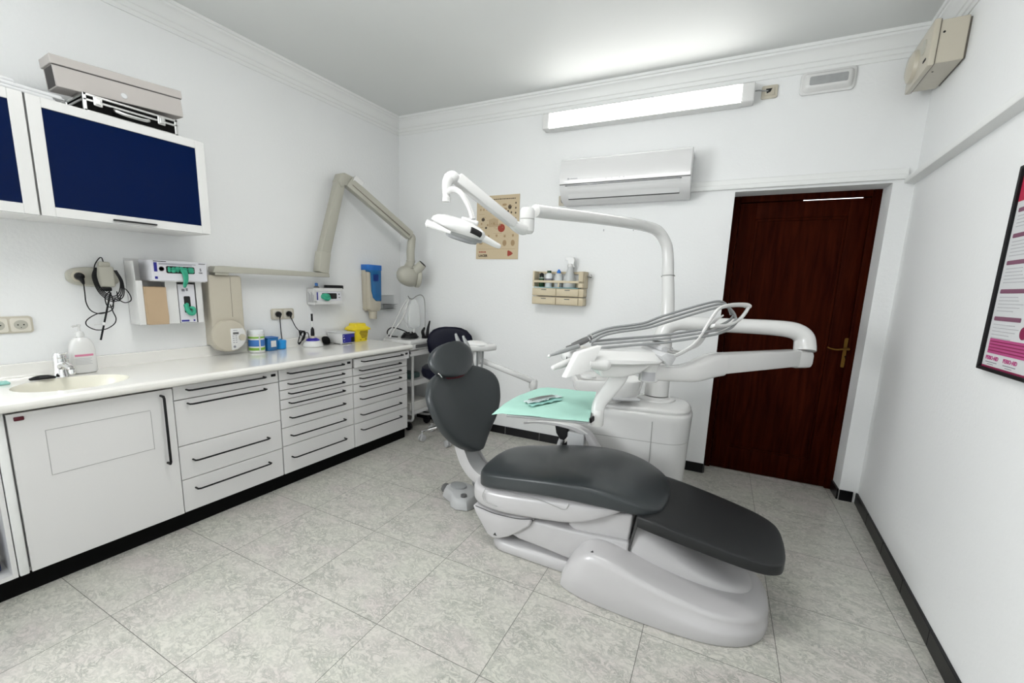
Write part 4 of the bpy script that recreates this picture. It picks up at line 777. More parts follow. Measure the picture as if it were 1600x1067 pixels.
for k in range(7):
    a = 0.5 * k; tube(b, [(0.33 + 0.07 * math.cos(a + i * 1.05) * (1 - 0.05 * k), 1.92 + 0.085 * math.sin(a + i * 1.05) * (1 - 0.06 * k), 0.848 + 0.006 * k + 0.004 * (i % 2)) for i in range(6)], 0.0055, 8, n=5, closed=True)
tube(b, [(0.25, 1.85, 0.85), (0.19, 1.80, 0.86), (0.18, 1.79, 0.90), (0.22, 1.81, 0.935), (0.30, 1.87, 0.91), (0.36, 1.93, 0.86)], 0.0055, 8); single('motor_cable', b, 'black', 'coiled black cable on the motor unit on the trolley', 'cable', (0.33, 1.92, 0.84))
t = thing('contra_angle_stand', 'black upright handpiece stand at the right of the motor unit', 'stand', (0.44, 2.03, 0.84))
c = B(); box(c, 0.40, 0.45, 2.0, 2.07, 0.8385, 0.862, 0.004, 1); tube(c, [(0.44, 2.03, 0.86), (0.445, 2.04, 0.93), (0.45, 2.06, 1.0)], [0.016, 0.013, 0.007], 10); tube(c, [(0.425, 2.0, 0.86), (0.42, 1.995, 0.90), (0.43, 2.01, 0.94)], [0.014, 0.016, 0.008], 10); part('stand_body', c, 'black', t)
# ================================================================== STOOL
t = thing('operator_stool', 'navy blue operator stool with chrome base behind the dental chair', 'stool', (0.82, 1.85, 0))
SX, SY = 0.82, 1.85
c = B(); 
for k in range(5):
    a = math.radians(238 + 72 * k); e = (SX + 0.223 * math.cos(a), SY + 0.223 * math.sin(a)); tube(c, [(SX, SY, 0.125), (SX + 0.13 * math.cos(a), SY + 0.13 * math.sin(a), 0.105), (e[0], e[1], 0.085)], [0.020, 0.016, 0.013], 10, ry=[0.022, 0.015, 0.010], endround=0.008)
base = part('star_base', c, 'chrome', t, 'chrome five-arm base')
for k in range(5):
    a = math.radians(238 + 72 * k); e = Vector((SX + 0.223 * math.cos(a), SY + 0.223 * math.sin(a), 0)); s_ = Vector((-math.sin(a + 0.5), math.cos(a + 0.5), 0))
    c = B()
    for q in (-1, 1): lathe(c, [(0.0, 0), (0.026, 0.0), (0.030, 0.004), (0.030, 0.014), (0.026, 0.018), (0, 0.018)], e + Vector((0, 0, 0.0305)) + s_ * (0.004 * q + (-0.018 if q < 0 else 0)), s_, 20)
    cyl(c, e + Vector((0, 0, 0.05)), e + Vector((0, 0, 0.078)), 0.008, 8); part('castor', c, 'greylight', t, 'grey twin castor')
c = B(); cyl(c, (SX, SY, 0.11), (SX, SY, 0.34), 0.025, 20); cyl(c, (SX, SY, 0.34), (SX, SY, 0.56), 0.014, 16); part('gas_column', c, 'black', t)
c = B(); loft(c, [sring((SX, SY, z), (1, 0, 0), (0, 1, 0), a, a * 0.95, 32, 2.3) for z, a in ((0.540, 0.10), (0.543, 0.175), (0.565, 0.205), (0.60, 0.215), (0.635, 0.210), (0.65, 0.19), (0.655, 0.12))]); part('seat', c, 'navy', t)
c = B(); rr = []
bd = Vector((0.50, -0.86, 0)); bs_ = Vector((0.86, 0.50, 0))
for k, (f, a, dpt) in enumerate(((-0.02, 0.09, 0.012), (0.0, 0.15, 0.026), (0.07, 0.195, 0.032), (0.16, 0.210, 0.034), (0.22, 0.192, 0.032), (0.265, 0.15, 0.028), (0.285, 0.10, 0.020), (0.293, 0.05, 0.010))):
    rr.append(sring(Vector((SX, SY, 0.675 + f)) - bd * 0.175 + Vector((0, 0, 0)) - bd * (0.0), bs_, -bd, a, dpt, 28, 2.8))
loft(c, rr); part('backrest', c, 'navy', t)
c = B(); tube(c, [(SX - bd.x * 0.05, SY - bd.y * 0.05, 0.555), (SX - bd.x * 0.2, SY - bd.y * 0.2, 0.56), (SX - bd.x * 0.235, SY - bd.y * 0.235, 0.62), (SX - bd.x * 0.21, SY - bd.y * 0.21, 0.76)], 0.010, 10, ry=0.014); part('back_bar', c, 'black', t)
# ================================================================== BACK WALL ITEMS (frame FB: x along the wall, -y towards the room)
t = thing('air_conditioner', 'white split air conditioner mounted on the back wall left of the door', 'air conditioner', (2.1, 0, 2.0), FB)
prof = [(-0.002, 2.285), (-0.165, 2.285), (-0.188, 2.272), (-0.196, 2.24), (-0.198, 2.12), (-0.196, 2.085)]
c = B(); prism(c, [(-0.002, 2.283), (-0.150, 2.283), (-0.182, 2.268), (-0.187, 2.10), (-0.180, 2.06), (-0.130, 1.995), (-0.07, 1.975), (-0.002, 1.975)], 'x', 1.675, 2.585, 0.004, 2); part('casing', c, 'acplastic', t)
c = B(); prism(c, [(-0.150, 2.2835), (-0.160, 2.2845), (-0.186, 2.268), (-0.196, 2.22), (-0.199, 2.10), (-0.1875, 2.10), (-0.1825, 2.268)], 'x', 1.677, 2.583, 0.0015, 1); part('front_cover', c, 'acplastic', t)
c = B(); prism(c, [(-0.188, 2.088), (-0.191, 2.085), (-0.142, 2.004), (-0.137, 2.005), (-0.182, 2.075)], 'x', 1.735, 2.52, 0.001, 1); fl = part('air_flap', c, 'acplastic', t)
c = B(); prism(c, [(-0.1395, 2.008), (-0.1455, 2.010), (-0.140, 2.001), (-0.134, 1.999)], 'x', 1.735, 2.52); prism(c, [(-0.186, 2.086), (-0.192, 2.0875), (-0.192, 2.0905), (-0.186, 2.0905)], 'x', 1.72, 2.53); prism(c, [(-0.188, 2.0962), (-0.1885, 2.099), (-0.186, 2.0995), (-0.186, 2.0962)], 'x', 1.676, 2.584); part('air_slot', c, 'seam', t)
c = B(); lathe(c, [(0.008, 0), (0.008, 0.0006), (0.006, 0.0006)], (1.745, -0.1988, 2.135), (0, -1, 0.02), 12); box(c, 1.762, 1.815, -0.1992, -0.198, 2.132, 2.138); 
for x in (2.02, 2.06, 2.115, 2.145): box(c, x, x + 0.010, -0.1992, -0.198, 2.118, 2.123)
part('brand_mark', c, 'printlight', t)
t = thing('wall_socket', 'single beige wall socket tucked under the left end of the air conditioner', 'socket', (1.66, 0, 2.03), FB)
c = B(); prism(c, rrect(1.612, 1.692, 1.985, 2.062, 0.008), 'y', -0.010, -0.0005, 0.002, 2); part('plate', c, 'beige', t)
c = B(); lathe(c, [(0.022, 0), (0.020, 0.0015), (0.0, 0.0015)], (1.652, -0.010, 2.024), (0, -1, 0), 20); lathe(c, [(0.016, 0), (0.014, 0.02), (0, 0.021)], (1.652, -0.0115, 2.024), (0, -1, 0), 16); part('round_plug', c, 'greydark', t)
t = thing('wall_lamp', 'lit white fluorescent tube lamp above the air conditioner', 'lamp', (2.2, 0, 2.6), FB)
LX0, LX1, LZ0, LZ1 = 1.475, 2.905, 2.540, 2.655
for nm, a0, a1 in (('left', LX0, LX0 + 0.055), ('right', LX1 - 0.075, LX1)):
    c = B(); box(c, a0, a1, -0.092, -0.001, LZ0 + 0.002, LZ1 - 0.002, 0.008, 3); part('end_cap', c, 'plastic', t)
c = B(); box(c, LX0 + 0.05, LX1 - 0.07, -0.03, -0.001, LZ0 + 0.008, LZ1 - 0.008); box(c, LX0 + 0.05, LX1 - 0.07, -0.091, -0.001, LZ1 - 0.0055, LZ1 - 0.001); box(c, LX0 + 0.05, LX1 - 0.07, -0.084, -0.001, LZ0 + 0.0005, LZ0 + 0.0055); part('lamp_tray', c, 'plastic', t)
c = B(); prism(c, [(-0.031, LZ0 + 0.006), (-0.080, LZ0 + 0.008), (-0.090, LZ0 + 0.02), (-0.090, LZ1 - 0.02), (-0.080, LZ1 - 0.008), (-0.031, LZ1 - 0.006)], 'x', LX0 + 0.056, LX1 - 0.076); part('diffuser', c, 'glow', t, 'glowing diffuser')
t = thing('junction_switch', 'small beige wall box right of the lit tube lamp, cable stub coming out', 'wall box', (2.99, 0, 2.6), FB)
c = B(); prism(c, rrect(2.945, 3.035, 2.572, 2.650, 0.010), 'y', -0.012, -0.0005, 0.003, 2); box(c, 2.963, 3.018, -0.018, -0.012, 2.588, 2.634, 0.003, 1); part('cover', c, 'beige', t)
c = B(); prism(c, [(2.968, 2.628), (3.003, 2.628), (2.995, 2.608), (2.975, 2.60)], 'y', -0.0195, -0.0181); part('opening', c, 'ink', t)
c = B(); tube(c, [(2.98, -0.02, 2.615), (2.955, -0.03, 2.614), (2.93, -0.03, 2.62), (2.906, -0.03, 2.62)], 0.004, 8); part('cable', c, 'grey', t)
t = thing('emergency_light', 'rectangular emergency light with grey lens high above the door', 'emergency light', (3.29, 0, 2.6), FB)
c = B(); prism(c, rrect(3.152, 3.428, 2.560, 2.690, 0.022), 'y', -0.016, -0.0005, 0.004, 2); part('backplate', c, 'plastic', t)
c = B(); loft(c, [[Vector((x, y, z)) for x, z in rrect(3.165 + i, 3.415 - i, 2.572 + i, 2.678 - i, 0.018)] for y, i in ((-0.016, 0.0), (-0.040, 0.012), (-0.046, 0.020))]); part('lens', c, 'plastic', t)
c = B(); prism(c, rrect(3.195, 3.385, 2.600, 2.648, 0.008), 'y', -0.0475, -0.0461); part('grey_window', c, 'emerg', t)
# poster
t = thing('dental_chart_poster', 'aged tan dental chart poster on the back wall behind the surgical lamp', 'poster', (1.065, 0, 1.57), FB)
c = B(); box(c, 0.860, 1.268, -0.006, -0.001, 1.570, 2.100, 0.0005, 1); part('sheet', c, 'posterpaper', t)
c = B(); Y0, Y1 = -0.0068, -0.0061
x = 0.885
while x < 1.235:
    w__ = random.uniform(0.006, 0.022); box(c, x, min(x + w__, 1.245), Y0, Y1, 2.064, 2.071); x += w__ + 0.004
for (px, pz, pr_) in ((1.18, 2.00, 0.02), (1.165, 1.965, 0.012), (1.195, 1.955, 0.010), (1.235, 2.03, 0.008), (1.235, 1.99, 0.009), (1.235, 1.95, 0.009), (1.235, 1.905, 0.008), (0.925, 1.905, 0.016), (0.955, 1.835, 0.010)):
    lathe(c, [(pr_, 0), (pr_ * 0.4, 0.0006), (0, 0.0006)], (px, Y1, pz), (0, -1, 0), 7, sx=0.6 + random.random() * 0.5, rot=random.random() * 3)
text(c, 'LACER', 0.028, TY(0.887, Y1, 1.590) @ Matrix.Diagonal((1.05, 1, 1, 1)), bold=0.0012); part('dark_print', c, 'posterinkd', t)
c = B()
def tooth(cx, cz, s, up=1):
    pts = [(-0.5, 0.1), (-0.55, 0.55), (-0.2, 0.75), (0, 0.62), (0.2, 0.75), (0.55, 0.55), (0.5, 0.1), (0.35, -0.8), (0.12, -0.3), (-0.12, -0.3), (-0.35, -0.8)]
    prism(c, [(cx + a * s, cz + bb * s * up) for a, bb in pts], 'y', Y0, Y1)
for i in range(5): tooth(0.905 + i * 0.078, 1.765, 0.017, -1 if i % 2 else 1)
for i in range(5): prism(c, [(0.905 + i * 0.078 + 0.019 * math.cos(a), 1.705 + (0.010 if i < 3 else 0.026) * math.sin(a)) for a in [2 * PI * k / 10 for k in range(10)]], 'y', Y0, Y1)
for i in range(7): box(c, 0.985 + i * 0.013, 0.991 + i * 0.013, Y0, Y1, 1.84, 1.915 - 0.004 * abs(i - 3))
for k in range(26):
    px = random.uniform(0.88, 1.22); pz = random.uniform(1.80, 2.03); box(c, px, px + random.uniform(0.012, 0.035), Y0, Y1, pz, pz + 0.003)
for i in range(5): tooth(0.91 + 0.06 * i, 1.868 - 0.012 * (i % 2), 0.014)
for i in range(3): tooth(0.90 + 0.03 * i, 1.985, 0.013); tooth(1.10 + 0.035 * i, 1.925, 0.013, -1)
for i in range(4): prism(c, [(1.13 + 0.022 * math.cos(a) + i * 0.004, 2.02 - i * 0.035 + 0.010 * math.sin(a)) for a in [2 * PI * k / 8 for k in range(8)]], 'y', Y0, Y1)
box(c, 0.88, 1.24, Y0, Y1, 1.655, 1.657); box(c, 0.885, 0.94, Y0, Y1, 1.948, 1.950); box(c, 1.03, 1.11, Y0, Y1, 1.787, 1.789); part('sepia_drawings', c, 'posterink', t)
c = B(); lathe(c, [(0.034, 0), (0.034, 0.0006), (0, 0.0006)], (1.105, Y1, 1.830), (0, -1, 0), 20)
prism(c, [(1.170, 1.638), (1.178, 1.644), (1.205, 1.632), (1.222, 1.618), (1.205, 1.604), (1.178, 1.594), (1.170, 1.600)], 'y', Y0, Y1, 0.0)
x = 0.890
for w__ in (0.010, 0.007, 0.010, 0.008, 0.007, 0.012): box(c, x, x + w__, Y0, Y1, 1.625, 1.636); x += w__ + 0.003
part('red_print', c, 'posterred', t)
# wall organiser
t = thing('wall_organiser', 'beige wall organiser with four small drawers and an open railed bay', 'organiser', (1.67, 0, 1.2), FB)
c = B(); OY = -0.105
box(c, 1.455, 1.470, OY, -0.001, 1.345, 1.470, 0.002, 1); box(c, 1.872, 1.890, OY, -0.001, 1.345, 1.470, 0.002, 1); box(c, 1.455, 1.890, -0.010, -0.001, 1.34, 1.38); box(c, 1.47, 1.872, -0.012, -0.001, 1.452, 1.470)
box(c, 1.455, 1.890, OY, OY + 0.010, 1.378, 1.397, 0.002, 1); box(c, 1.672, 1.684, OY + 0.002, OY + 0.009, 1.345, 1.378); box(c, 1.84, 1.89, OY, OY + 0.008, 1.345, 1.470, 0.002, 1)
box(c, 1.858, 1.862, OY, OY + 0.01, 1.40, 1.46)
for z0, z1 in ((1.272, 1.336), (1.204, 1.266)):
    box(c, 1.455, 1.885, OY, -0.001, z0, z1, 0.004, 2)
part('frame', c, 'shelfbeige', t)
for z0, z1 in ((1.276, 1.332), (1.208, 1.262)):
    for x0, x1 in ((1.459, 1.662), (1.668, 1.848)):
        c = B(); box(c, x0, x1, OY - 0.010, OY - 0.0005, z0, z1, 0.004, 2); d_ = part('drawer', c, 'shelfbeige', t)
        c = B(); m_ = (x0 + x1) / 2; box(c, m_ - 0.022, m_ + 0.022, OY - 0.016, OY - 0.0101, z1 - 0.012, z1 - 0.006, 0.002, 1); part('drawer_pull', c, 'greydark', d_)
c = B(); box(c, 1.472, 1.842, OY - 0.004, -0.012, 1.3372, 1.3432); part('glass_shelf', c, 'tealglass', t, 'teal-edged glass shelf')
c = B(); cyl(c, (1.89, -0.03, 1.437), (1.918, -0.03, 1.437), 0.009, 12); lathe(c, [(0.012, 0), (0.012, 0.008), (0, 0.009)], (1.915, -0.03, 1.437), (1, 0, 0), 14); part('side_knob', c, 'steel', t)
def bottle(x, y, prof, m, capprof, capm, label, name='bottle', lab=None):
    t = thing(name, label, 'bottle', (x, y, 1.3435), FB)
    c = B(); lathe(c, prof, (x, y, 1.3437), seg=20); bo = part('body', c, m, t)
    c = B(); lathe(c, capprof, (x, y, 1.3437 + prof[-1][1] + 0.0003), seg=18); part('cap', c, capm, t)
    if lab:
        c = B(); lathe(c, [(prof[1][0] + 0.0004, 0), (prof[1][0] + 0.0008, 0.001), (prof[1][0] + 0.0008, lab[1] - 0.001), (prof[1][0] + 0.0004, lab[1])], (x, y, 1.3437 + lab[0]), seg=20); part('label', c, lab[2], t)
bottle(1.515, -0.055, [(0.021, 0), (0.022, 0.002), (0.022, 0.062), (0.019, 0.075), (0.017, 0.083)], 'glassgreen', [(0.018, 0), (0.017, 0.016), (0.010, 0.030), (0, 0.031)], 'black', 'dark green bottle with black cap, leftmost in the wall organiser', lab=(0.070, 0.004, 'plastic'))
bottle(1.578, -0.055, [(0.028, 0), (0.029, 0.002), (0.030, 0.085), (0.024, 0.106), (0.015, 0.113)], 'bottlewhite', [(0.0175, 0), (0.0175, 0.018), (0, 0.019)], 'glassgreen', 'white bottle with dark green cap in the wall organiser', lab=(0.05, 0.022, 'print'))
bottle(1.660, -0.055, [(0.033, 0), (0.034, 0.002), (0.034, 0.080), (0.026, 0.105), (0.015, 0.113)], 'clearplastic', [(0.0165, 0), (0.0165, 0.014), (0.010, 0.020), (0.008, 0.028), (0, 0.029)], 'blue', 'clear bottle with blue flip cap in the wall organiser', lab=(0.045, 0.026, 'bottlewhite'))
t = thing('spray_bottle', 'frosted white spray bottle, tallest in the wall organiser', 'spray bottle', (1.752, -0.055, 1.3435), FB)
c = B(); lathe(c, [(0.048, 0), (0.050, 0.003), (0.050, 0.06), (0.040, 0.095), (0.028, 0.125), (0.020, 0.160)], (1.752, -0.055, 1.3437), seg=28); part('body', c, 'clearplastic', t)
c = B(); lathe(c, [(0.022, 0), (0.023, 0.014), (0.016, 0.026)], (1.752, -0.055, 1.504), seg=20); prism(c, [(1.715, 1.560), (1.715, 1.575), (1.735, 1.582), (1.780, 1.580), (1.790, 1.560), (1.782, 1.53), (1.790, 1.505), (1.784, 1.500), (1.772, 1.525), (1.768, 1.545), (1.738, 1.552), (1.736, 1.528), (1.766, 1.528)][:8] + [(1.772, 1.53), (1.766, 1.528), (1.738, 1.528), (1.734, 1.556)], 'y', -0.068, -0.042, 0.002, 1); part('spray_head', c, 'plastic', t)
b = B(); box(b, 1.985, 1.990, -0.004, -0.0005, 1.781, 1.797); single('wall_screw', b, 'grey', 'tiny screw in the wall under the lamp arm, left of two', 'screw', (1.987, 0, 1.79), FB)
b = B(); box(b, 2.208, 2.213, -0.004, -0.0005, 1.777, 1.787); single('wall_screw', b, 'grey', 'tiny screw in the wall under the lamp arm, right of two', 'screw', (2.21, 0, 1.78), FB)
# ================================================================== CORNER EXTRACTOR BOX
t = thing('extractor_fan', 'aged beige box fan mounted on the right wall in the ceiling corner', 'extractor fan', (3.77, 2.12, 2.46))
c = B(); box(c, 3.668, 3.770, 1.962, 2.30, 2.466, 2.655, 0.003, 1); part('housing', c, 'beige', t)
c = B(); box(c, 3.642, 3.6675, 1.955, 2.307, 2.458, 2.663, 0.006, 2); fp = part('front_plate', c, 'beige', t)
c = B(); box(c, 3.6673, 3.6695, 1.958, 2.304, 2.461, 2.660); box(c, 3.7695, 3.7795, 1.975, 2.29, 2.475, 2.65); part('joint', c, 'beigegap', t)
c = B(); lathe(c, [(0.078, 0), (0.072, 0.016), (0.05, 0.026), (0.0, 0.030)], (3.642, 2.20, 2.555), (-1, 0, 0), 32); part('round_grille', c, 'beige', fp)
c = B(); lathe(c, [(0.036, 0), (0.034, 0.004), (0.0, 0.004)], (3.642, 2.06, 2.585), (-1, 0, 0), 24); part('round_cover', c, 'beigedark', fp)
c = B(); prism(c, rrect(1.995, 2.035, 2.500, 2.512, 0.004), 'x', 3.640, 3.6425, mtx=None); part('slot', c, 'ink', fp)
c = B(); cyl(c, (3.685, 1.9605, 2.60), (3.685, 1.9625, 2.60), 0.005, 10); cyl(c, (3.69, 2.06, 2.4645), (3.69, 2.06, 2.4665), 0.004, 10); part('screw', c, 'ink', t)
# ================================================================== FRAMED POSTER on the right wall
t = thing('framed_poster', 'black framed information poster with crimson and pink print on the right wall', 'framed poster', (WX, 0.7, 1.1))
fy0, fy1, fz0, fz1 = 0.32, 1.150, 1.098, 1.785
c = B(); X0, X1 = WX - 0.024, WX - 0.001
box(c, X0, X1, fy1 - 0.012, fy1, fz0, fz1, 0.002, 1); box(c, X0, X1, fy0, fy0 + 0.012, fz0, fz1, 0.002, 1); box(c, X0, X1, fy0 + 0.012, fy1 - 0.012, fz0, fz0 + 0.012, 0.002, 1); box(c, X0, X1, fy0 + 0.012, fy1 - 0.012, fz1 - 0.012, fz1, 0.002, 1); part('frame', c, 'black', t)
xs = WX - 0.014
c = B(); box(c, xs, WX - 0.003, fy0 + 0.012, fy1 - 0.012, fz0 + 0.012, fz1 - 0.012); part('sheet', c, 'sheet', t)
c = B(); box(c, xs - 0.001, xs, fy0 + 0.012, 1.136, 1.668, 1.752); part('crimson_header', c, 'crimson', t)
c = B(); box(c, xs - 0.0016, xs - 0.001, 0.6, 1.115, 1.715, 1.735); box(c, xs - 0.0016, xs - 0.001, 0.6, 1.10, 1.685, 1.700); part('header_text', c, 'magentad', t)
c = B()
for i, z in enumerate((1.632, 1.548, 1.459, 1.364, 1.272)): prism(c, rrect(0.955 if i == 4 else 0.62, 1.121, z, z + 0.014, 0.004), 'x', xs - 0.001, xs)
part('mauve_bars', c, 'mauve', t)
c = B()
for i, z in enumerate((1.632, 1.548, 1.459, 1.364, 1.272)):
    for k in range(4 if i in (0,) else 5):
        e = random.uniform(0.10, 0.17); box(c, xs - 0.0008, xs, 1.117 - e, 1.117, z - 0.014 - 0.0115 * k, z - 0.0115 - 0.0115 * k)
        if i < 4: box(c, xs - 0.0008, xs, 0.70, 0.70 + random.uniform(0.1, 0.2), z - 0.014 - 0.0115 * k, z - 0.0115 - 0.0115 * k)
part('grey_text', c, 'printlight', t)
c = B(); box(c, xs - 0.001, xs, 0.45, 1.117, 1.160, 1.211); part('magenta_block', c, 'magenta', t)
c = B()
for k in range(4): box(c, xs - 0.0016, xs - 0.001, 0.5 + 0.02 * k, 1.112, 1.200 - 0.0105 * k, 1.203 - 0.0105 * k)
part('magenta_text', c, 'magentad', t)
c = B(); lathe(c, [(0.020, 0), (0.020, 0.0012), (0, 0.0012)], (xs, 0.925, 1.240), (-1, 0, 0), 24); box(c, xs - 0.001, xs, fy0 + 0.012, 1.137, fz0 + 0.012, fz0 + 0.018); part('crimson_details', c, 'magentad', t)
c = B()
for y in (1.120, 1.004):
    c = B(); text(c, 'PERIO·AID', 0.0185, TNX(xs - 0.0008, y, 1.138), 0.0004, bold=0.0005); part('logo_text', c, 'magenta', t)
c = B()
for y in (1.117, 1.0): box(c, xs - 0.0008, xs, y - 0.075, y, 1.128, 1.1305); box(c, xs - 0.0008, xs, y - 0.055, y - 0.015, 1.121, 1.123)
part('logo_caption', c, 'print', t)
# ================================================================== DENTAL CHAIR (frame FC: x to the feet, y to the back wall)
t = thing('dental_chair', 'white dental patient chair with charcoal vinyl cushions in the middle of the room', 'dental chair', (0, 0, 0), FC)
ZX, ZY = Vector((0, 1, 0)), Vector((0, 0, 1))
def cushion(secs, n=40, p=3.0, crown=0.0, flat=0.0):
    rr = []
    for u, hw, zb, zt in secs:
        c0 = Vector((u, 0, (zb + zt) / 2)); ring = []
        for q in sring(c0, ZX, ZY, hw, (zt - zb) / 2, n, p):
            if q.z > c0.z: q.z += crown * (1 - (q.y / max(hw, 1e-4)) ** 2)
            ring.append(q)
        rr.append(ring)
    return rr
def resample(secs, n=5):
    P = [Vector((s[0], s[1], s[2])) for s in secs]; Q = [Vector((s[3], s[3], s[3])) for s in secs]
    a = smooth_path(P, n); q = smooth_path(Q, n); return [(a[i].x, a[i].y, a[i].z, q[i].x) for i in range(len(a))]
seat = [(-0.522, 0.07, 0.322, 0.352), (-0.516, 0.14, 0.310, 0.380), (-0.488, 0.195, 0.312, 0.398), (-0.42, 0.228, 0.325, 0.415), (-0.30, 0.245, 0.350, 0.436), (-0.15, 0.262, 0.376, 0.465), (0.0, 0.268, 0.392, 0.484), (0.13, 0.266, 0.398, 0.486), (0.24, 0.252, 0.396, 0.468), (0.32, 0.222, 0.390, 0.442), (0.37, 0.175, 0.386, 0.422), (0.392, 0.11, 0.388, 0.412), (0.398, 0.05, 0.392, 0.406)]
c = B(); loft(c, cushion(resample(seat, 4), 64, 7.0, 0.020)); sc_ = part('seat_cushion', c, 'vinyl', t, smooth=60)
leg = [(0.300, 0.245, 0.348, 0.404), (0.36, 0.250, 0.342, 0.402), (0.45, 0.250, 0.332, 0.390), (0.56, 0.243, 0.316, 0.374), (0.68, 0.230, 0.298, 0.354), (0.77, 0.208, 0.284, 0.340), (0.825, 0.168, 0.277, 0.331), (0.846, 0.115, 0.277, 0.326), (0.852, 0.05, 0.281, 0.321)]
c = B(); loft(c, [[v + Vector((0, -0.03 * (v.x - 0.3), 0)) for v in r] for r in cushion(resample(leg, 4), 64, 9.0, 0.006)]); part('leg_cushion', c, 'vinyldark', t, smooth=60)
# under-seat shell
sh = [(-0.555, 0.10, 0.262, 0.318), (-0.54, 0.175, 0.235, 0.322), (-0.49, 0.215, 0.212, 0.325), (-0.38, 0.232, 0.205, 0.334), (-0.25, 0.238, 0.218, 0.352), (-0.10, 0.240, 0.240, 0.375), (0.0, 0.240, 0.258, 0.390), (0.08, 0.236, 0.288, 0.394), (0.16, 0.225, 0.335, 0.396), (0.22, 0.205, 0.372, 0.396)]
c = B(); loft(c, cushion(resample(sh, 3), 40, 5.0)); us = part('seat_shell', c, 'shell', t, 'white underseat shell', smooth=50)
c = B(); tube(c, [(-0.44, -0.2335, 0.330), (-0.455, -0.2335, 0.29), (-0.44, -0.2345, 0.262), (-0.40, -0.2350, 0.255), (-0.37, -0.2350, 0.253)], 0.0022, 6); tube(c, [(0.0, -0.241, 0.372), (-0.012, -0.2415, 0.345), (-0.035, -0.2415, 0.338), (-0.06, -0.2415, 0.343), (-0.15, -0.241, 0.352), (-0.3, -0.239, 0.345)], 0.0016, 6); part('shell_seam', c, 'seamlight', us)
# rear lower fairing and lift link
c = B(); prism(c, [(-0.520, 0.215), (-0.475, 0.216), (-0.36, 0.205), (-0.19, 0.232), (-0.185, 0.215), (-0.20, 0.19), (-0.25, 0.145), (-0.31, 0.10), (-0.36, 0.075), (-0.40, 0.066), (-0.43, 0.080), (-0.50, 0.175)], 'y', -0.225, 0.225, 0.010, 3); fr_ = part('rear_fairing', c, 'shell', t)
c = B(); prism(c, [(-0.392, 0.088), (-0.372, 0.088), (-0.382, 0.104)], 'y', -0.2262, -0.2250); part('warning_label', c, 'seam', fr_)
c = B(); tube(c, [(-0.50, -0.226, 0.217), (-0.46, -0.2265, 0.2135), (-0.38, -0.228, 0.208), (-0.26, -0.2285, 0.218), (-0.19, -0.2275, 0.235), (-0.178, -0.2265, 0.228)], 0.0022, 6); part('fairing_seam', c, 'seam', t)
c = B(); prism(c, [(-0.33, 0.115), (-0.20, 0.215), (0.02, 0.225), (0.27, 0.25), (0.27, 0.10), (0.02, 0.075), (-0.10, 0.085), (-0.26, 0.095)], 'y', -0.205, 0.205, 0.012, 3); part('lift_link', c, 'shell', t)
c = B(); prism(c, [(-0.02, 0.24), (0.06, 0.33), (0.275, 0.372), (0.262, 0.18), (0.10, 0.17)], 'y', -0.185, 0.185, 0.012, 3); part('lift_column', c, 'shell', t)
c = B(); hump = [(0.278, 0.175, 0.335), (0.33, 0.178, 0.318), (0.40, 0.176, 0.285), (0.48, 0.170, 0.245), (0.56, 0.160, 0.205), (0.64, 0.142, 0.172), (0.70, 0.115, 0.150), (0.74, 0.075, 0.134), (0.76, 0.03, 0.118)]
hs = smooth_path([Vector(h) for h in hump], 4)
loft(c, [[Vector((h.x, -0.02 + h.y * math.copysign(abs(math.cos(a)) ** 0.62, math.cos(a)), 0.10 + (h.z - 0.10) * math.sin(a) ** 0.42)) for a in [PI * k / 24 for k in range(25)]] for h in hs]); part('column_cover', c, 'shell', t, smooth=50)
c = B(); prism(c, [(0.262, 0.185), (0.272, 0.185), (0.302, 0.370), (0.292, 0.372)], 'y', -0.2, -0.150); part('column_seam', c, 'seam', t)
# base: rear plate and swooping cover
c = B(); loft(c, [[Vector((x, y, z)) for x, y in rrect(-0.43 + i, 0.10, -0.215 + i, 0.215 - i, 0.09 - i)] for z, i in ((0.003, 0.004), (0.010, 0.0), (0.040, 0.002), (0.052, 0.010), (0.058, 0.025))]); part('base_plate', c, 'shell', t)
c = B(); loft(c, [[Vector((x, y, z)) for x, y in rrect(-0.418, 0.09, -0.207, 0.207, 0.085)] for z in (0.0005, 0.0035)]); tube(c, [(-0.36, -0.17, 0.012), (-0.43, -0.13, 0.012), (-0.462, -0.06, 0.014), (-0.455, 0.0, 0.014), (-0.40, 0.05, 0.012)], 0.008, 8); part('base_foot', c, 'grey', t)
base = [  # u, vmin(near), vmax, z shoulder near, top z, inset top
    (0.00, -0.300, 0.285, 0.060, 0.075, 0.045), (0.03, -0.315, 0.290, 0.120, 0.135, 0.055), (0.08, -0.330, 0.295, 0.180, 0.200, 0.065), (0.14, -0.340, 0.298, 0.212, 0.228, 0.07), (0.22, -0.345, 0.300, 0.208, 0.222, 0.07), (0.32, -0.348, 0.300, 0.180, 0.196, 0.07), (0.42, -0.346, 0.297, 0.153, 0.172, 0.07), (0.52, -0.340, 0.290, 0.130, 0.152, 0.07), (0.62, -0.325, 0.272, 0.112, 0.138, 0.07), (0.70, -0.295, 0.235, 0.100, 0.126, 0.065), (0.76, -0.250, 0.185, 0.088, 0.112, 0.055), (0.80, -0.195, 0.125, 0.075, 0.095, 0.04), (0.822, -0.13, 0.06, 0.060, 0.075, 0.02)]
bs = smooth_path([Vector((s[0], s[1], s[2])) for s in base], 3); bt = smooth_path([Vector((s[3], s[4], s[5])) for s in base], 3)
rr = []
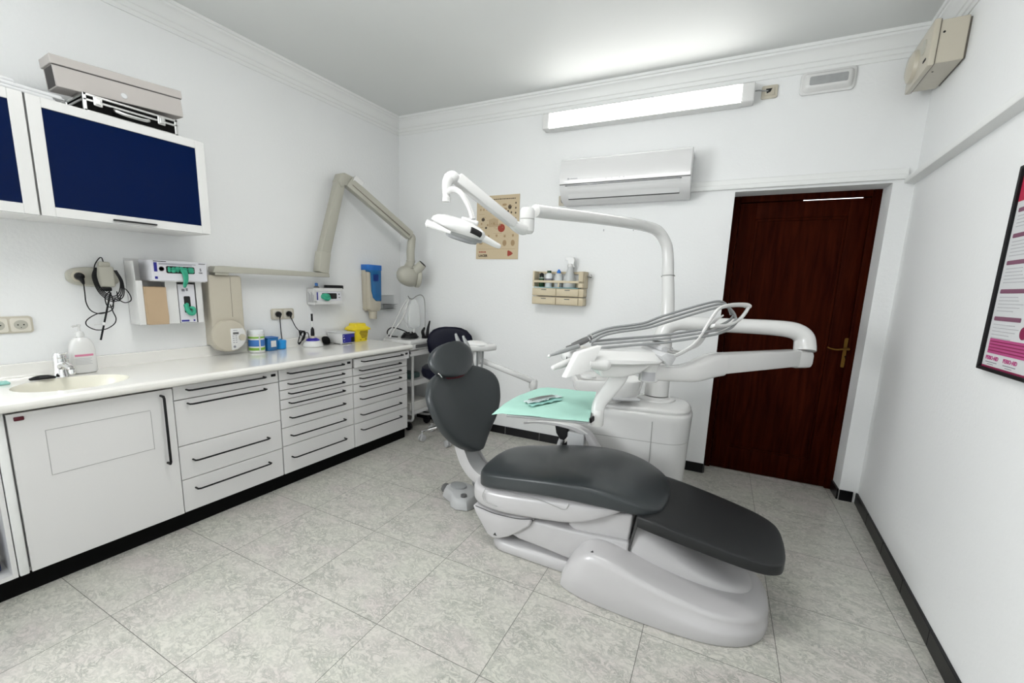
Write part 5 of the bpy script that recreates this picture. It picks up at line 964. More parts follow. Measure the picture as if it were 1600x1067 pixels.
for s, q in zip(bs, bt):
    u, a, bb = s.x, s.y, s.z; zs, zt, ins = q.x, q.y, q.z
    k_ = min(1, max(0, (u - 0.30) / 0.25)); half = [(a + 0.004, 0.002), (a, 0.010), (a + 0.003, zs * 0.42), (a + 0.004 + 0.004 * k_, zs * 0.56), (a + 0.006 + 0.014 * k_, zs * 0.64), (a + 0.010 + 0.016 * k_, zs * 0.86), (a + 0.017 + 0.014 * k_, zs * 0.97), (a + 0.032 + 0.012 * k_, zs + 0.003), (a + ins + 0.01, zs + (zt - zs) * 0.45), (a + ins + 0.05, zt - (zt - zs) * 0.2)]
    mid = [((a + bb) / 2, zt)]
    other = [(bb - (y - a), z) for y, z in half][::-1]
    rr.append([Vector((u, y, z)) for y, z in half + mid + other])
c = B(); loft(c, rr); bc = part('base_cover', c, 'shell', t, smooth=50)
c = B(); prism(c, [(0.128, 0.214), (0.142, 0.214), (0.138, 0.224)], 'y', -0.302, -0.3); 
part('warning_label', c, 'seam', bc)
c = B(); box(c, 0.0, 0.012, -0.045, 0.04, 0.0, 0.003, mtx=Matrix.Translation((0.735, -0.02, 0.121)) @ Matrix.Rotation(math.radians(14), 4, 'Y')); part('grey_badge', c, 'grey', bc)
# back support arm
c = B(); tube(c, [(-0.42, 0, 0.262), (-0.52, 0, 0.268), (-0.60, 0, 0.292), (-0.66, 0, 0.345), (-0.695, 0, 0.42), (-0.72, 0, 0.50), (-0.755, 0, 0.60), (-0.79, 0, 0.70)], 0.068, 20, n=6, ry=[0.022, 0.022, 0.020, 0.020, 0.020, 0.018, 0.014, 0.012], up=(0, 0, 1) , sq=2.2); bk_ = part('back_bracket', c, 'greylight', t, 'light grey curved back bracket')
c = B()
for s_ in (-1, 1): tube(c, [(-0.50, 0.070 * s_, 0.262), (-0.60, 0.070 * s_, 0.288), (-0.662, 0.070 * s_, 0.343), (-0.70, 0.070 * s_, 0.42), (-0.724, 0.068 * s_, 0.50), (-0.758, 0.06 * s_, 0.60)], 0.008, 10, ry=0.032, up=(0, 0, 1))
part('bracket_edge', c, 'shell', t)
# backrest: pick-shaped cushion, lofted from bottom to top along the reclined axis
axis = Vector((-0.195, 0, 0.445)).normalized(); nrm = Vector((axis.z, 0, -axis.x)); b0 = Vector((-0.600, 0, 0.425))
def pick(rows, thick, off=0.0, p=2.6, dish=0.03, n=44, yaw=0.0):
    R_ = []
    for s_, hw, tk in rows:
        c0 = b0 + axis * s_ + nrm * off - nrm * (tk / 2)
        ring = []
        for q in sring(c0, ZX, nrm, hw, tk / 2, n, p):
            q += nrm * (dish * ((q.y / 0.24) ** 2) + math.tan(yaw) * q.y) * min(1, (s_ + 0.03) / 0.16); ring.append(q)
        R_.append(ring)
    return R_
rows = [(0.0, 0.022, 0.020), (0.008, 0.048, 0.045), (0.035, 0.092, 0.066), (0.08, 0.146, 0.078), (0.14, 0.200, 0.084), (0.21, 0.246, 0.086), (0.27, 0.267, 0.086), (0.33, 0.276, 0.085), (0.385, 0.262, 0.082), (0.43, 0.222, 0.078), (0.462, 0.170, 0.070), (0.482, 0.110, 0.056), (0.490, 0.06, 0.035), (0.492, 0.03, 0.020)]
P = smooth_path([Vector(r) for r in rows], 3)
c = B(); loft(c, pick([(v.x, v.y, v.z) for v in P], 0, p=3.2, dish=0.05, yaw=math.radians(10), n=60)); part('backrest_cushion', c, 'vinyl', t, smooth=60)
hrows = [(0.0, 0.04, 0.030), (0.006, 0.075, 0.055), (0.028, 0.128, 0.080), (0.065, 0.155, 0.092), (0.105, 0.160, 0.094), (0.145, 0.145, 0.088), (0.175, 0.112, 0.074), (0.192, 0.070, 0.050), (0.197, 0.03, 0.03)]
b0 = Vector((-0.765, 0, 0.825)); P = smooth_path([Vector(r) for r in hrows], 3)
c = B(); loft(c, pick([(v.x, v.y, v.z) for v in P], 0, off=0.035, dish=0.01, yaw=math.radians(12), p=2.6)); hr = part('headrest_cushion', c, 'vinyl', t, smooth=60)
c = B(); tube(c, [(-0.795, -0.09, 0.83), (-0.78, -0.05, 0.828), (-0.765, 0.02, 0.826), (-0.775, 0.085, 0.83)], 0.009, 8, ry=0.012); part('headrest_piping', c, 'red', t, 'dark red underside of the headrest')
c = B(); tube(c, [(-0.81, -0.125, 0.90), (-0.80, -0.140, 0.865), (-0.79, -0.125, 0.835), (-0.80, -0.105, 0.80), (-0.81, -0.09, 0.77)], 0.006, 8); box(c, -0.86, -0.83, -0.035, 0.035, 0.72, 0.95, 0.005, 1); part('headrest_bracket', c, 'chrome', t)
# armrest (far side)
c = B(); tube(c, [(-0.485, 0.33, 0.515), (-0.40, 0.33, 0.538), (-0.28, 0.33, 0.545), (-0.17, 0.33, 0.538), (-0.10, 0.33, 0.515), (-0.06, 0.33, 0.475), (-0.02, 0.33, 0.42), (0.02, 0.33, 0.36)], 0.030, 16, n=6, ry=[0.008, 0.013, 0.014, 0.016, 0.022, 0.022, 0.022, 0.022], sq=1.8, endround=0.006); ar = part('armrest', c, 'shell', t, 'white curved armrest')
c = B(); tube(c, [(-0.46, 0.328, 0.527), (-0.36, 0.328, 0.546), (-0.26, 0.328, 0.553), (-0.15, 0.328, 0.546), (-0.085, 0.328, 0.521)], 0.030, 12, n=6, ry=0.006, sq=1.6); part('armrest_pad', c, 'plastic', ar)
c = B(); prism(c, [(-0.285, 0.535), (-0.205, 0.535), (-0.205, 0.485), (-0.225, 0.455), (-0.25, 0.455), (-0.275, 0.49)], 'y', 0.305, 0.345, 0.004, 1); lathe(c, [(0.035, 0), (0.035, 0.04), (0, 0.04)], (-0.19, 0.29, 0.42), (0, 1, 0), 20); part('armrest_joint', c, 'black', t, 'black armrest joint')
c = B(); tube(c, [(-0.24, 0.325, 0.47), (-0.255, 0.32, 0.42), (-0.26, 0.31, 0.37)], 0.016, 12); box(c, -0.20, -0.10, 0.285, 0.33, 0.33, 0.52, 0.008, 2); part('armrest_post', c, 'greylight', t)
# foot control
t = thing('foot_control', 'grey multi-button foot control on the floor under the chair head end', 'foot control', (1.55, 1.02, 0))
c = B(); out0 = [(1.437, 1.040), (1.455, 0.995), (1.545, 0.955), (1.572, 0.920), (1.625, 0.905), (1.690, 0.930), (1.712, 0.985), (1.690, 1.06), (1.62, 1.13), (1.52, 1.15), (1.46, 1.11)]
mid = Vector((1.575, 1.025, 0)); loft(c, [[mid + (Vector((x, y, 0)) - mid) * f + Vector((0, 0, z)) for x, y in out0] for z, f in ((0.003, 0.99), (0.008, 1.0), (0.045, 0.93), (0.062, 0.86), (0.068, 0.78))]); part('housing', c, 'greylight', t, smooth=40)
c = B(); lathe(c, [(0.052, 0), (0.050, 0.010), (0.030, 0.014), (0, 0.015)], (1.535, 1.055, 0.0685), seg=28, sx=1.1, sy=0.8); part('pedal_button', c, 'grey', t)
c = B(); lathe(c, [(0.020, 0), (0.019, 0.012), (0.008, 0.016), (0, 0.016)], (1.640, 0.965, 0.067), seg=20); part('round_button', c, 'greydark', t)
c = B(); ellipsoid(c, (1.437, 1.045, 0.035), (0.022, 0.034, 0.028)); part('side_button', c, 'greydark', t)
c = B(); ellipsoid(c, (1.60, 1.165, 0.065), (0.034, 0.022, 0.034)); cyl(c, (1.60, 1.145, 0.01), (1.60, 1.155, 0.06), 0.012, 8); part('lever_pad', c, 'grey', t)
c = B(); loft(c, [[mid + (Vector((x, y, 0)) - mid) * f + Vector((0, 0, z)) for x, y in out0] for z, f in ((0.0003, 0.97), (0.0029, 0.985))]); part('rubber_sole', c, 'black', t)
# ================================================================== DENTAL UNIT beside the chair
t = thing('dental_unit', 'glossy white dental unit cabinet with spittoon bowl and column behind the chair', 'dental unit', (2.5, 1.62, 0))
UA = math.radians(9)
fu = Matrix.Translation((2.47, 1.60, 0)) @ Matrix.Rotation(UA, 4, 'Z')
def uring(z, i=0.0, x0=-0.40, x1=0.335, y0=-0.185, y1=0.215):
    pts = []
    for x, y in [(x0 + i + 0.02, y1 - i), (x0 + i, y1 - i - 0.02), (x0 + i, y0 + i + 0.02), (x0 + i + 0.02, y0 + i)]: pts.append((x, y))
    r = (y1 - y0) / 2 - i; cx = x1 - i - r * 0.85; cy = (y0 + y1) / 2
    for k in range(17):
        a = math.radians(-90 + 180 * k / 16); pts.append((cx + r * 0.85 * math.copysign(abs(math.cos(a)) ** 0.8, math.cos(a)), cy + r * math.copysign(abs(math.sin(a)) ** 0.8, math.sin(a))))
    return [fu @ Vector((x, y, z)) for x, y in pts]
c = B(); loft(c, [uring(0.004, 0.03), uring(0.04, 0.028), uring(0.30, 0.012), uring(0.60, 0.002), uring(0.628, 0.0), uring(0.640, 0.004), uring(0.645, 0.012)]); ub = part('unit_body', c, 'plastic', t, smooth=50)
c = B(); loft(c, [uring(0.6455, 0.014), uring(0.658, 0.010), uring(0.668, 0.016), uring(0.674, 0.03)]); part('unit_lid', c, 'plastic', t, smooth=50)
c = B(); rg = [uring(z, i) for z, i in ((0.473, 0.0060), (0.4765, 0.0056))]; loft(c, rg); part('body_groove', c, 'seamlight', ub)
c = B(); q0 = fu @ Vector((0.115, -0.183, 0)); cyl(c, q0 + Vector((0.004, 0.012, 0.06)), q0 + Vector((0, -0.0005, 0.60)), 0.0022, 6); q0 = fu @ Vector((-0.395, -0.15, 0)); cyl(c, q0 + Vector((0.012, 0.004, 0.06)), q0 + Vector((0, 0, 0.60)), 0.0018, 6); part('panel_seam', c, 'seamlight', ub)
cxu, cyu = 2.575, 1.705
c = B(); lathe(c, [(0.118, 0), (0.112, 0.008), (0.088, 0.014), (0.078, 0.022)], (cxu - 0.0, cyu, 0.672), seg=36); lathe(c, [(0.072, 0), (0.072, 0.30)], (cxu, cyu, 0.700), seg=36); part('column', c, 'plastic', t)
# spittoon
c = B(); 
sp0 = Matrix.Translation((2.345, 1.50, 0)) @ Matrix.Rotation(math.radians(27), 4, 'Z')
def spr(z, i, k=1.0):
    return [sp0 @ Vector((x, y, z)) for x, y in ([(-0.235 + i, 0.14 - i), (-0.235 + i, -0.14 + i)] + [(0.02 + (0.165 - i) * math.sin(math.radians(a)), -(0.15 - i) * math.cos(math.radians(a))) for a in range(0, 181, 12)])]
loft(c, [spr(0.712, 0.05), spr(0.722, 0.018), spr(0.800, 0.0), spr(0.812, 0.003), spr(0.816, 0.012), spr(0.812, 0.022), spr(0.790, 0.035), spr(0.765, 0.07), spr(0.757, 0.11)]); 
lathe(c, [(0.09, 0), (0.085, 0.06), (0.10, 0.075)], sp0 @ Vector((-0.02, 0.0, 0.673)), seg=24); part('spittoon_bowl', c, 'plastic', t, 'white spittoon bowl', smooth=50)
c = B(); lathe(c, [(0.05, 0), (0.048, 0.012), (0.0, 0.013)], sp0 @ Vector((-0.14, 0.03, 0.800)), seg=24); tube(c, [sp0 @ Vector((-0.02, 0.10, 0.80)), sp0 @ Vector((-0.03, 0.09, 0.87)), sp0 @ Vector((-0.05, 0.05, 0.885)), sp0 @ Vector((-0.06, 0.03, 0.865))], 0.008, 10); part('cup_filler', c, 'plastic', t)
c = B(); box(c, 2.18, 2.36, 1.32, 1.36, 0.70, 0.725, 0.006, 2); box(c, -0.02, 0.14, -0.03, 0.0, 0.705, 0.722, 0.005, 1, mtx=sp0 @ Matrix.Translation((0, -0.12, 0))); part('tool_holder', c, 'greylight', t)
# assistant arm
c = B(); tube(c, [(2.10, 1.50, 0.60), (1.97, 1.47, 0.60), (1.87, 1.445, 0.615), (1.848, 1.437, 0.65), (1.848, 1.437, 0.70)], 0.018, 14); lathe(c, [(0.026, 0), (0.028, 0.01), (0.028, 0.045), (0.022, 0.058), (0, 0.06)], (1.848, 1.437, 0.684), seg=24); aj = part('assistant_arm_base', c, 'plastic', t)
c = B(); beam(c, (1.846, 1.437, 0.730), (1.540, 1.262, 0.862), 0.030, 0.046, 0.028, 0.044, (0, 0, 1), 0.010); part('assistant_arm', c, 'plastic', t)
c = B(); p0 = Vector((1.838, 1.414, 0.722)); p1 = Vector((1.556, 1.251, 0.845)); tube(c, [p0, p1], 0.003, 6, smooth=False); part('arm_groove', c, 'seamlight', t)
c = B(); lathe(c, [(0.026, 0), (0.026, 0.08), (0.020, 0.09)], (1.527, 1.252, 0.835), seg=24); part('holder_post', c, 'plastic', t)
c = B(); prism(c, [(1.375, 1.145), (1.43, 1.10), (1.485, 1.095), (1.56, 1.16), (1.62, 1.245), (1.635, 1.32), (1.575, 1.345), (1.50, 1.33), (1.42, 1.27)], 'z', 0.925, 0.965, 0.012, 3); ellipsoid(c, (1.52, 1.24, 0.965), (0.085, 0.075, 0.022)); part('instrument_holder', c, 'plastic', t, smooth=50)
for pts in ([(1.463, 1.102, 1.036), (1.470, 1.101, 1.02), (1.486, 1.103, 0.983), (1.500, 1.108, 0.945), (1.513, 1.112, 0.905), (1.525, 1.12, 0.86)], [(1.508, 1.118, 1.025), (1.518, 1.118, 1.005), (1.534, 1.122, 0.975), (1.548, 1.126, 0.940), (1.560, 1.130, 0.900)]):
    c = B(); tube(c, pts, [0.007, 0.010, 0.014, 0.015, 0.010, 0.008][:len(pts)], 12, endround=0.003); box(c, pts[3][0] - 0.006, pts[3][0] + 0.014, pts[3][1] - 0.02, pts[3][1], pts[3][2] - 0.008, pts[3][2] + 0.012, 0.003, 1); sh_ = part('suction_handle', c, 'grey', t, 'grey suction handle')
    c = B(); e = pts[-1]; tube(c, [e, (e[0] + 0.010, e[1] + 0.010, e[2] - 0.05), (e[0] + 0.016, e[1] + 0.035, e[2] - 0.12), (e[0] + 0.018, e[1] + 0.075, e[2] - 0.13), (e[0] + 0.016, e[1] + 0.105, e[2] - 0.06), (e[0] + 0.012, e[1] + 0.115, 0.926)], 0.0075, 10); part('suction_hose', c, 'hose', sh_)
# ================================================================== OPERATING LAMP
t = thing('operating_lamp', 'white dental operating lamp on a long jointed arm above the chair', 'operating lamp', (cxu, cyu + 0.05, 1.18))
c = B(); tube(c, [(2.590, 1.765, 1.165), (2.580, 1.78, 1.30), (2.562, 1.804, 1.437), (2.552, 1.812, 1.54), (2.535, 1.800, 1.625), (2.490, 1.755, 1.695), (2.430, 1.668, 1.716), (2.34, 1.49, 1.718), (2.237, 1.292, 1.715), (2.127, 0.935 + 0.08, 1.700), (2.092, 0.87, 1.690)], [0.040, 0.037, 0.036, 0.034, 0.033, 0.032, 0.031, 0.030, 0.030, 0.030, 0.029], 20, n=8); part('lamp_pole', c, 'plastic', t)
c = B(); lathe(c, [(0.041, 0), (0.0412, 0.002), (0.041, 0.003)], (2.5635, 1.803, 1.43), (-0.1, 0.15, 1), 24); part('pole_seam', c, 'seamlight', t)
c = B(); lathe(c, [(0.0, 0), (0.024, 0.002), (0.033, 0.012), (0.034, 0.030), (0.034, 0.064)], (2.080, 0.815, 1.578), seg=28)
lathe(c, [(0.034, 0), (0.034, 0.036), (0.028, 0.048), (0.014, 0.054), (0, 0.055)], (2.080, 0.815, 1.645), seg=28)
tube(c, [(2.080, 0.815, 1.608), (2.068, 0.785, 1.598), (2.054, 0.750, 1.606), (2.045, 0.728, 1.618)], [0.030, 0.028, 0.024, 0.020], 16); part('arm_knuckle', c, 'plastic', t)
c = B(); lathe(c, [(0.0343, 0), (0.0343, 0.0022)], (2.080, 0.815, 1.643), seg=28); part('knuckle_seam', c, 'seamlight', t)
c = B(); beam(c, (2.054, 0.738, 1.612), (1.908, 0.500, 1.768), 0.046, 0.040, 0.050, 0.046, (0.85, -0.5, 0), 0.008); part('spring_arm', c, 'plastic', t)
c = B(); ellipsoid(c, (1.898, 0.482, 1.768), (0.030, 0.030, 0.026)); tube(c, [(1.893, 0.470, 1.765), (1.889, 0.458, 1.74), (1.889, 0.455, 1.705), (1.890, 0.454, 1.672)], [0.024, 0.020, 0.016, 0.014], 14); lathe(c, [(0.017, 0), (0.017, 0.018), (0.014, 0.02)], (1.891, 0.454, 1.668), seg=16); hj = part('head_joint', c, 'plastic', t)
c = B(); ellipsoid(c, (1.905, 0.456, 1.762), (0.005, 0.005, 0.005)); part('joint_screw', c, 'seam', hj)
c = B(); tube(c, [(1.893, 0.452, 1.702), (1.915, 0.462, 1.715), (1.942, 0.476, 1.705), (1.965, 0.488, 1.672), (1.982, 0.496, 1.635), (1.992, 0.50, 1.600)], [0.012, 0.016, 0.018, 0.018, 0.018, 0.020], 14, ry=[0.012, 0.012, 0.011, 0.011, 0.011, 0.012], n=6); tube(c, [(1.960, 0.470, 1.597), (1.985, 0.485, 1.590), (2.012, 0.500, 1.582)], 0.012, 12, endround=0.006); part('lamp_yoke', c, 'plastic', t)
# head local axes: ex along its length, ez downward optical axis
ex = Vector((0.815, 0.515, -0.265)).normalized(); ey = Vector((-0.50, 0.855, 0.10)); ey = (ey - ex * ey.dot(ex)).normalized(); ez = ex.cross(ey).normalized()
H = Matrix.Translation((1.955, 0.455, 1.566)) @ Matrix(((ex.x, ey.x, ez.x, 0), (ex.y, ey.y, ez.y, 0), (ex.z, ey.z, ez.z, 0), (0, 0, 0, 1)))
c = B(); rr = []
for z, a, bb, dx in ((-0.034, 0.055, 0.035, 0.018), (-0.032, 0.085, 0.055, 0.012), (-0.018, 0.108, 0.078, 0.004), (-0.004, 0.115, 0.085, 0.0), (0.010, 0.108, 0.080, -0.002), (0.022, 0.088, 0.066, -0.006), (0.030, 0.055, 0.042, -0.010), (0.033, 0.02, 0.015, -0.012)):
    rr.append([H @ v for v in sring((dx, 0, z), (1, 0, 0), (0, 1, 0), a, bb, 36, 2.3)])
loft(c, rr); lh = part('lamp_head', c, 'plastic', t, smooth=50)
c = B(); loft(c, [[H @ v for v in sring((dx, 0, z), (1, 0, 0), (0, 1, 0), a, bb, 32, 2.2)] for z, a, bb, dx in ((-0.024, 0.098, 0.068, 0.012), (-0.035, 0.090, 0.060, 0.015), (-0.038, 0.078, 0.050, 0.018))]); part('bezel', c, 'grey', lh, 'grey bezel')
c = B(); loft(c, [[H @ v for v in sring((0.022, 0, z), (1, 0, 0), (0, 1, 0), a, a * 0.68, 28, 2.1)] for z, a in ((-0.0382, 0.068), (-0.048, 0.062), (-0.052, 0.045), (-0.053, 0.01))]); part('lens', c, 'lens', lh)
c = B(); tube(c, [H @ Vector((0.055, -0.075, 0.003)), H @ Vector((0.078, -0.063, 0.0)), H @ Vector((0.094, -0.047, -0.004))], 0.010, 10, ry=0.012); part('sensor_window', c, 'ink', lh, 'black sensor window')
c = B(); tube(c, [(1.878, 0.352, 1.567), (1.905, 0.352, 1.560), (1.945, 0.354, 1.545), (1.985, 0.362, 1.530)], [0.014, 0.0135, 0.010, 0.005], 16); lathe(c, [(0.015, -0.006), (0.016, 0.0), (0.012, 0.005), (0.008, 0.003), (0.0, 0.003)], (1.876, 0.352, 1.568), (-0.7, -0.65, 0.2), 20); tube(c, [(1.905, 0.36, 1.558), (1.91, 0.40, 1.565)], 0.010, 10, smooth=False); part('lamp_handle', c, 'plastic', t)
c = B(); tube(c, [(2.035, 0.495, 1.528), (2.055, 0.515, 1.517), (2.078, 0.540, 1.502), (2.090, 0.552, 1.496)], [0.016, 0.014, 0.012, 0.010], 14, endround=0.008); part('lamp_handle', c, 'plastic', t)
# ================================================================== DELIVERY CONSOLE on its arm
t = thing('delivery_console', 'white instrument console with grey hoses on a swinging arm over the chair', 'instrument console', (2.575, 1.73, 1.0))
c = B(); lathe(c, [(0.064, 0), (0.064, 0.03)], (cxu, cyu, 1.001), seg=36)
tube(c, [(2.577, 1.712, 1.03), (2.578, 1.722, 1.07), (2.598, 1.738, 1.118), (2.65, 1.752, 1.146), (2.74, 1.772, 1.150), (2.85, 1.797, 1.150), (3.017, 1.835, 1.152), (3.18, 1.868, 1.150), (3.265, 1.886, 1.138), (3.308, 1.892, 1.105), (3.319, 1.885, 1.055), (3.320, 1.878, 1.030)], [0.060, 0.058, 0.052, 0.048, 0.046, 0.045, 0.046, 0.048, 0.052, 0.058, 0.064, 0.066], 22, n=7, ry=[0.055, 0.05, 0.046, 0.043, 0.042, 0.041, 0.042, 0.044, 0.046, 0.048, 0.05, 0.05]); part('top_arm', c, 'plastic', t)
c = B(); arm_side = Vector((-0.86, 0.48, 0))
beam(c, (3.345, 1.905, 0.985), (3.255, 1.795, 0.990), 0.085, 0.100, 0.085, 0.100, (0.77, -0.63, 0), 0.028); ej = part('elbow_joint', c, 'plastic', t)
c = B(); beam(c, (3.275, 1.815, 0.995), (2.885, 1.185, 1.003), 0.070, 0.092, 0.074, 0.100, (0.85, -0.52, 0), 0.014); part('spring_arm', c, 'plastic', t)
c = B(); tube(c, [(2.925, 1.245, 1.000), (2.885, 1.18, 0.995), (2.83, 1.10, 0.975), (2.775, 1.045, 0.968), (2.72, 0.985, 0.972), (2.668, 0.925, 0.980)], 0.044, 20, n=6, ry=[0.056, 0.056, 0.046, 0.036, 0.034, 0.036], sq=2.0, up=(0, 0, 1)); part('knuckle_arm', c, 'plastic', t, smooth=50)
c = B(); lathe(c, [(0.038, 0), (0.043, 0.005), (0.043, 0.082), (0.038, 0.086)], (2.664, 0.920, 0.938), seg=28); kn = part('pivot_block', c, 'plastic', t)
c = B()
fr2 = Vector((0.6, -0.8, 0)).normalized()
tt = bmesh.new(); lo = []; hi = []
for k in range(9):
    a = math.radians(-118 + 78 * k / 8); lo.append(tt.verts.new((2.664 + 0.0437 * math.cos(a), 0.920 + 0.0437 * math.sin(a), 0.945))); hi.append(tt.verts.new((2.664 + 0.0437 * math.cos(a), 0.920 + 0.0437 * math.sin(a), 0.985)))
for k in range(8): tt.faces.new((lo[k], lo[k + 1], hi[k + 1], hi[k]))
merge(c, tt); rl_ = part('rating_label', c, 'printlight', kn, 'grey rating label')
c = B()
for q in range(6):
    tt = bmesh.new(); lo = []; hi = []
    for k in range(9):
        a = math.radians(-114 + (70 - 9 * (q % 3)) * k / 8); lo.append(tt.verts.new((2.664 + 0.0441 * math.cos(a), 0.920 + 0.0441 * math.sin(a), 0.948 + 0.006 * q))); hi.append(tt.verts.new((2.664 + 0.0441 * math.cos(a), 0.920 + 0.0441 * math.sin(a), 0.9505 + 0.006 * q)))
    for k in range(8): tt.faces.new((lo[k], lo[k + 1], hi[k + 1], hi[k]))
    merge(c, tt)
c.free()
# console body
cx_ = Vector((0.815, 0.58, 0)).normalized(); cy_ = Vector((-cx_.y, cx_.x, 0)); 
K = Matrix.Translation((2.515, 0.845, 1.055)) @ Matrix(((cx_.x, cy_.x, 0, 0), (cx_.y, cy_.y, 0, 0), (0, 0, 1, 0), (0, 0, 0, 1)))
c = B(); rr = []
for x, y0_, y1_, z0_, z1_ in ((-0.215, -0.05, 0.04, -0.02, -0.005), (-0.205, -0.085, 0.07, -0.030, 0.008), (-0.17, -0.105, 0.09, -0.034, 0.018), (-0.08, -0.115, 0.10, -0.036, 0.022), (0.05, -0.120, 0.10, -0.036, 0.020), (0.16, -0.118, 0.10, -0.030, 0.018), (0.185, -0.112, 0.095, -0.024, 0.014)):
    rr.append([K @ Vector((x, y, z)) for y, z in ((y0_, z0_ + 0.01), (y0_ + 0.012, z0_), (y1_ - 0.012, z0_), (y1_, z0_ + 0.01), (y1_, z1_ - 0.012), (y1_ - 0.012, z1_), ((y0_ + y1_) / 2, z1_ + 0.003), (y0_ + 0.055, z1_), (y0_ + 0.006, z1_ - 0.026), (y0_, z1_ - 0.030))])
loft(c, rr); co = part('console_body', c, 'plastic', t, smooth=22)
c = B(); prism(c, [(-0.10, -0.035), (0.16, -0.030), (0.10, -0.075), (0.02, -0.095), (-0.07, -0.092)], 'y', -0.085, 0.05, 0.014, 3, mtx=K); part('console_underbody', c, 'plastic', t)
c = B(); prism(c, [(-0.022, 0.012), (0.0, 0.026), (0.034, 0.020), (0.046, 0.006), (0.030, -0.028), (0.016, -0.030)], 'y', -0.130, 0.10, 0.003, 2, mtx=K @ Matrix.Translation((0.185, 0, 0.0))); part('end_rail', c, 'greylight', t, 'light grey end rail')
c = B(); cyl(c, K @ Vector((0.212, -0.06, 0.030)), K @ Vector((0.212, 0.14, 0.030)), 0.015, 16); part('end_roller', c, 'greylight', t)
# instrument rest at left
c = B(); loft(c, [[K @ v for v in sring((-0.175, 0.02, z), (1, 0, 0), (0, 1, 0), a, 0.100 * f, 24, 2.4)] for z, a, f in ((-0.040, 0.035, 0.75), (-0.032, 0.045, 0.9), (-0.005, 0.046, 0.92), (0.012, 0.036, 0.8), (0.017, 0.02, 0.6))]); part('instrument_rest', c, 'plastic', t, smooth=50)
# keypad panel
pn = Vector((0.52, -0.72, 0.30)).normalized()
c = B(); A_, B_, C_, D_ = Vector((2.434, 0.639, 1.075)), Vector((2.509, 0.71, 1.104)), Vector((2.477, 0.671, 1.0)), Vector((2.407, 0.581, 0.974))
C_ = B_ + D_ - A_
nn = (B_ - A_).cross(D_ - A_).normalized(); 
if nn.y > 0: nn = -nn
tt = bmesh.new(); f0 = [tt.verts.new(v) for v in (A_, B_, C_, D_)]; f1 = [tt.verts.new(v + Vector((-0.0214, -0.003, 0.002))) for v in (A_, B_, C_, D_)]
tt.faces.new(f0); tt.faces.new(f1[::-1])
for i in range(4): tt.faces.new((f0[i], f0[(i + 1) % 4], f1[(i + 1) % 4], f1[i]))
bmesh.ops.recalc_face_normals(tt, faces=tt.faces); bmesh.ops.bevel(tt, geom=tt.edges[:], offset=0.003, segments=2, affect='EDGES', profile=0.5, clamp_overlap=True); merge(c, tt); kp = part('keypad_panel', c, 'plastic', t)
c = B(); ellipsoid(c, (2.516, 0.728, 1.024), (0.031, 0.031, 0.028)); tube(c, [(2.468, 0.665, 1.028), (2.49, 0.695, 1.024), (2.516, 0.725, 1.024)], [0.016, 0.022, 0.028], 16); part('keypad_joint', c, 'plastic', t)
c = B(); tube(c, [(2.350, 0.576, 1.010), (2.365, 0.605, 1.018), (2.385, 0.640, 1.028), (2.40, 0.675, 1.036)], [0.011, 0.014, 0.015, 0.014], 16, endround=0.008); part('console_handle', c, 'plastic', t)
# hoop (hose support)
HP = [(2.715, 0.945, 1.052), (2.735, 0.962, 1.048), (2.765, 0.998, 1.058), (2.800, 1.032, 1.082), (2.828, 1.066, 1.112), (2.850, 1.099, 1.155), (2.873, 1.144, 1.213), (2.898, 1.190, 1.262), (2.935, 1.245, 1.279), (2.985, 1.305, 1.284), (3.012, 1.332, 1.280), (3.014, 1.328, 1.262), (2.992, 1.286, 1.222), (2.961, 1.237, 1.196), (2.925, 1.180, 1.186), (2.885, 1.122, 1.187)]
c = B(); tube(c, HP, 0.017, 14, n=6, ry=0.008, up=(-0.3, 0.5, 0.9), endround=0.004); part('hose_hoop', c, 'plastic', t, 'white curved hose support hoop')
offs = [(-0.012, 0.02, 0.010), (0.002, 0.012, -0.002), (0.014, -0.004, -0.014), (-0.004, 0.02, 0.018), (0.012, 0.0, 0.006)]
hu = [(2.962, 1.262, 1.225), (2.945, 1.262, 1.262), (2.91, 1.235, 1.287), (2.839, 1.171, 1.270), (2.691, 1.019, 1.212), (2.62, 0.95, 1.182), (2.51, 0.862, 1.160), (2.46, 0.819, 1.142), (2.425, 0.782, 1.118)]
hl = [(2.965, 1.255, 1.215), (2.945, 1.225, 1.190), (2.904, 1.164, 1.167), (2.842, 1.092, 1.152), (2.706, 0.976, 1.125), (2.592, 0.898, 1.110), (2.499, 0.833, 1.098), (2.427, 0.779, 1.088)]
for k in range(3):
    o = Vector(offs[k]); c = B(); pts = [Vector(p) + o * (1.0 if i < 5 else 0.8) for i, p in enumerate(hu)]; pts[-1] = Vector(hu[-1]) + o; tube(c, pts, 0.0058, 12, n=7); part('instrument_hose', c, 'hose', t, 'grey instrument hose')
for k in range(3):
    o = Vector(offs[(k + 2) % 5]) * 0.9; c = B(); pts = [Vector(p) + o for p in hl]; tube(c, pts, 0.0058, 12, n=7); part('instrument_hose', c, 'hose', t, 'grey instrument hose')
for k in range(4):
    o = Vector((0.012 * k - 0.01, 0.022 * k, 0.006 * k)); c = B(); tube(c, [Vector((2.705, 0.945, 1.060)) + o, Vector((2.735, 0.975, 1.050)) + o, Vector((2.775, 1.015, 1.056)) + o, Vector((2.82, 1.06, 1.085)) + o * 0.8, Vector((2.855, 1.11, 1.14)) + o * 0.4, Vector((2.885, 1.155, 1.20)) + o * 0.2, Vector((2.92, 1.20, 1.235))], 0.0042, 8); part('thin_tube', c, 'hoselight', t)
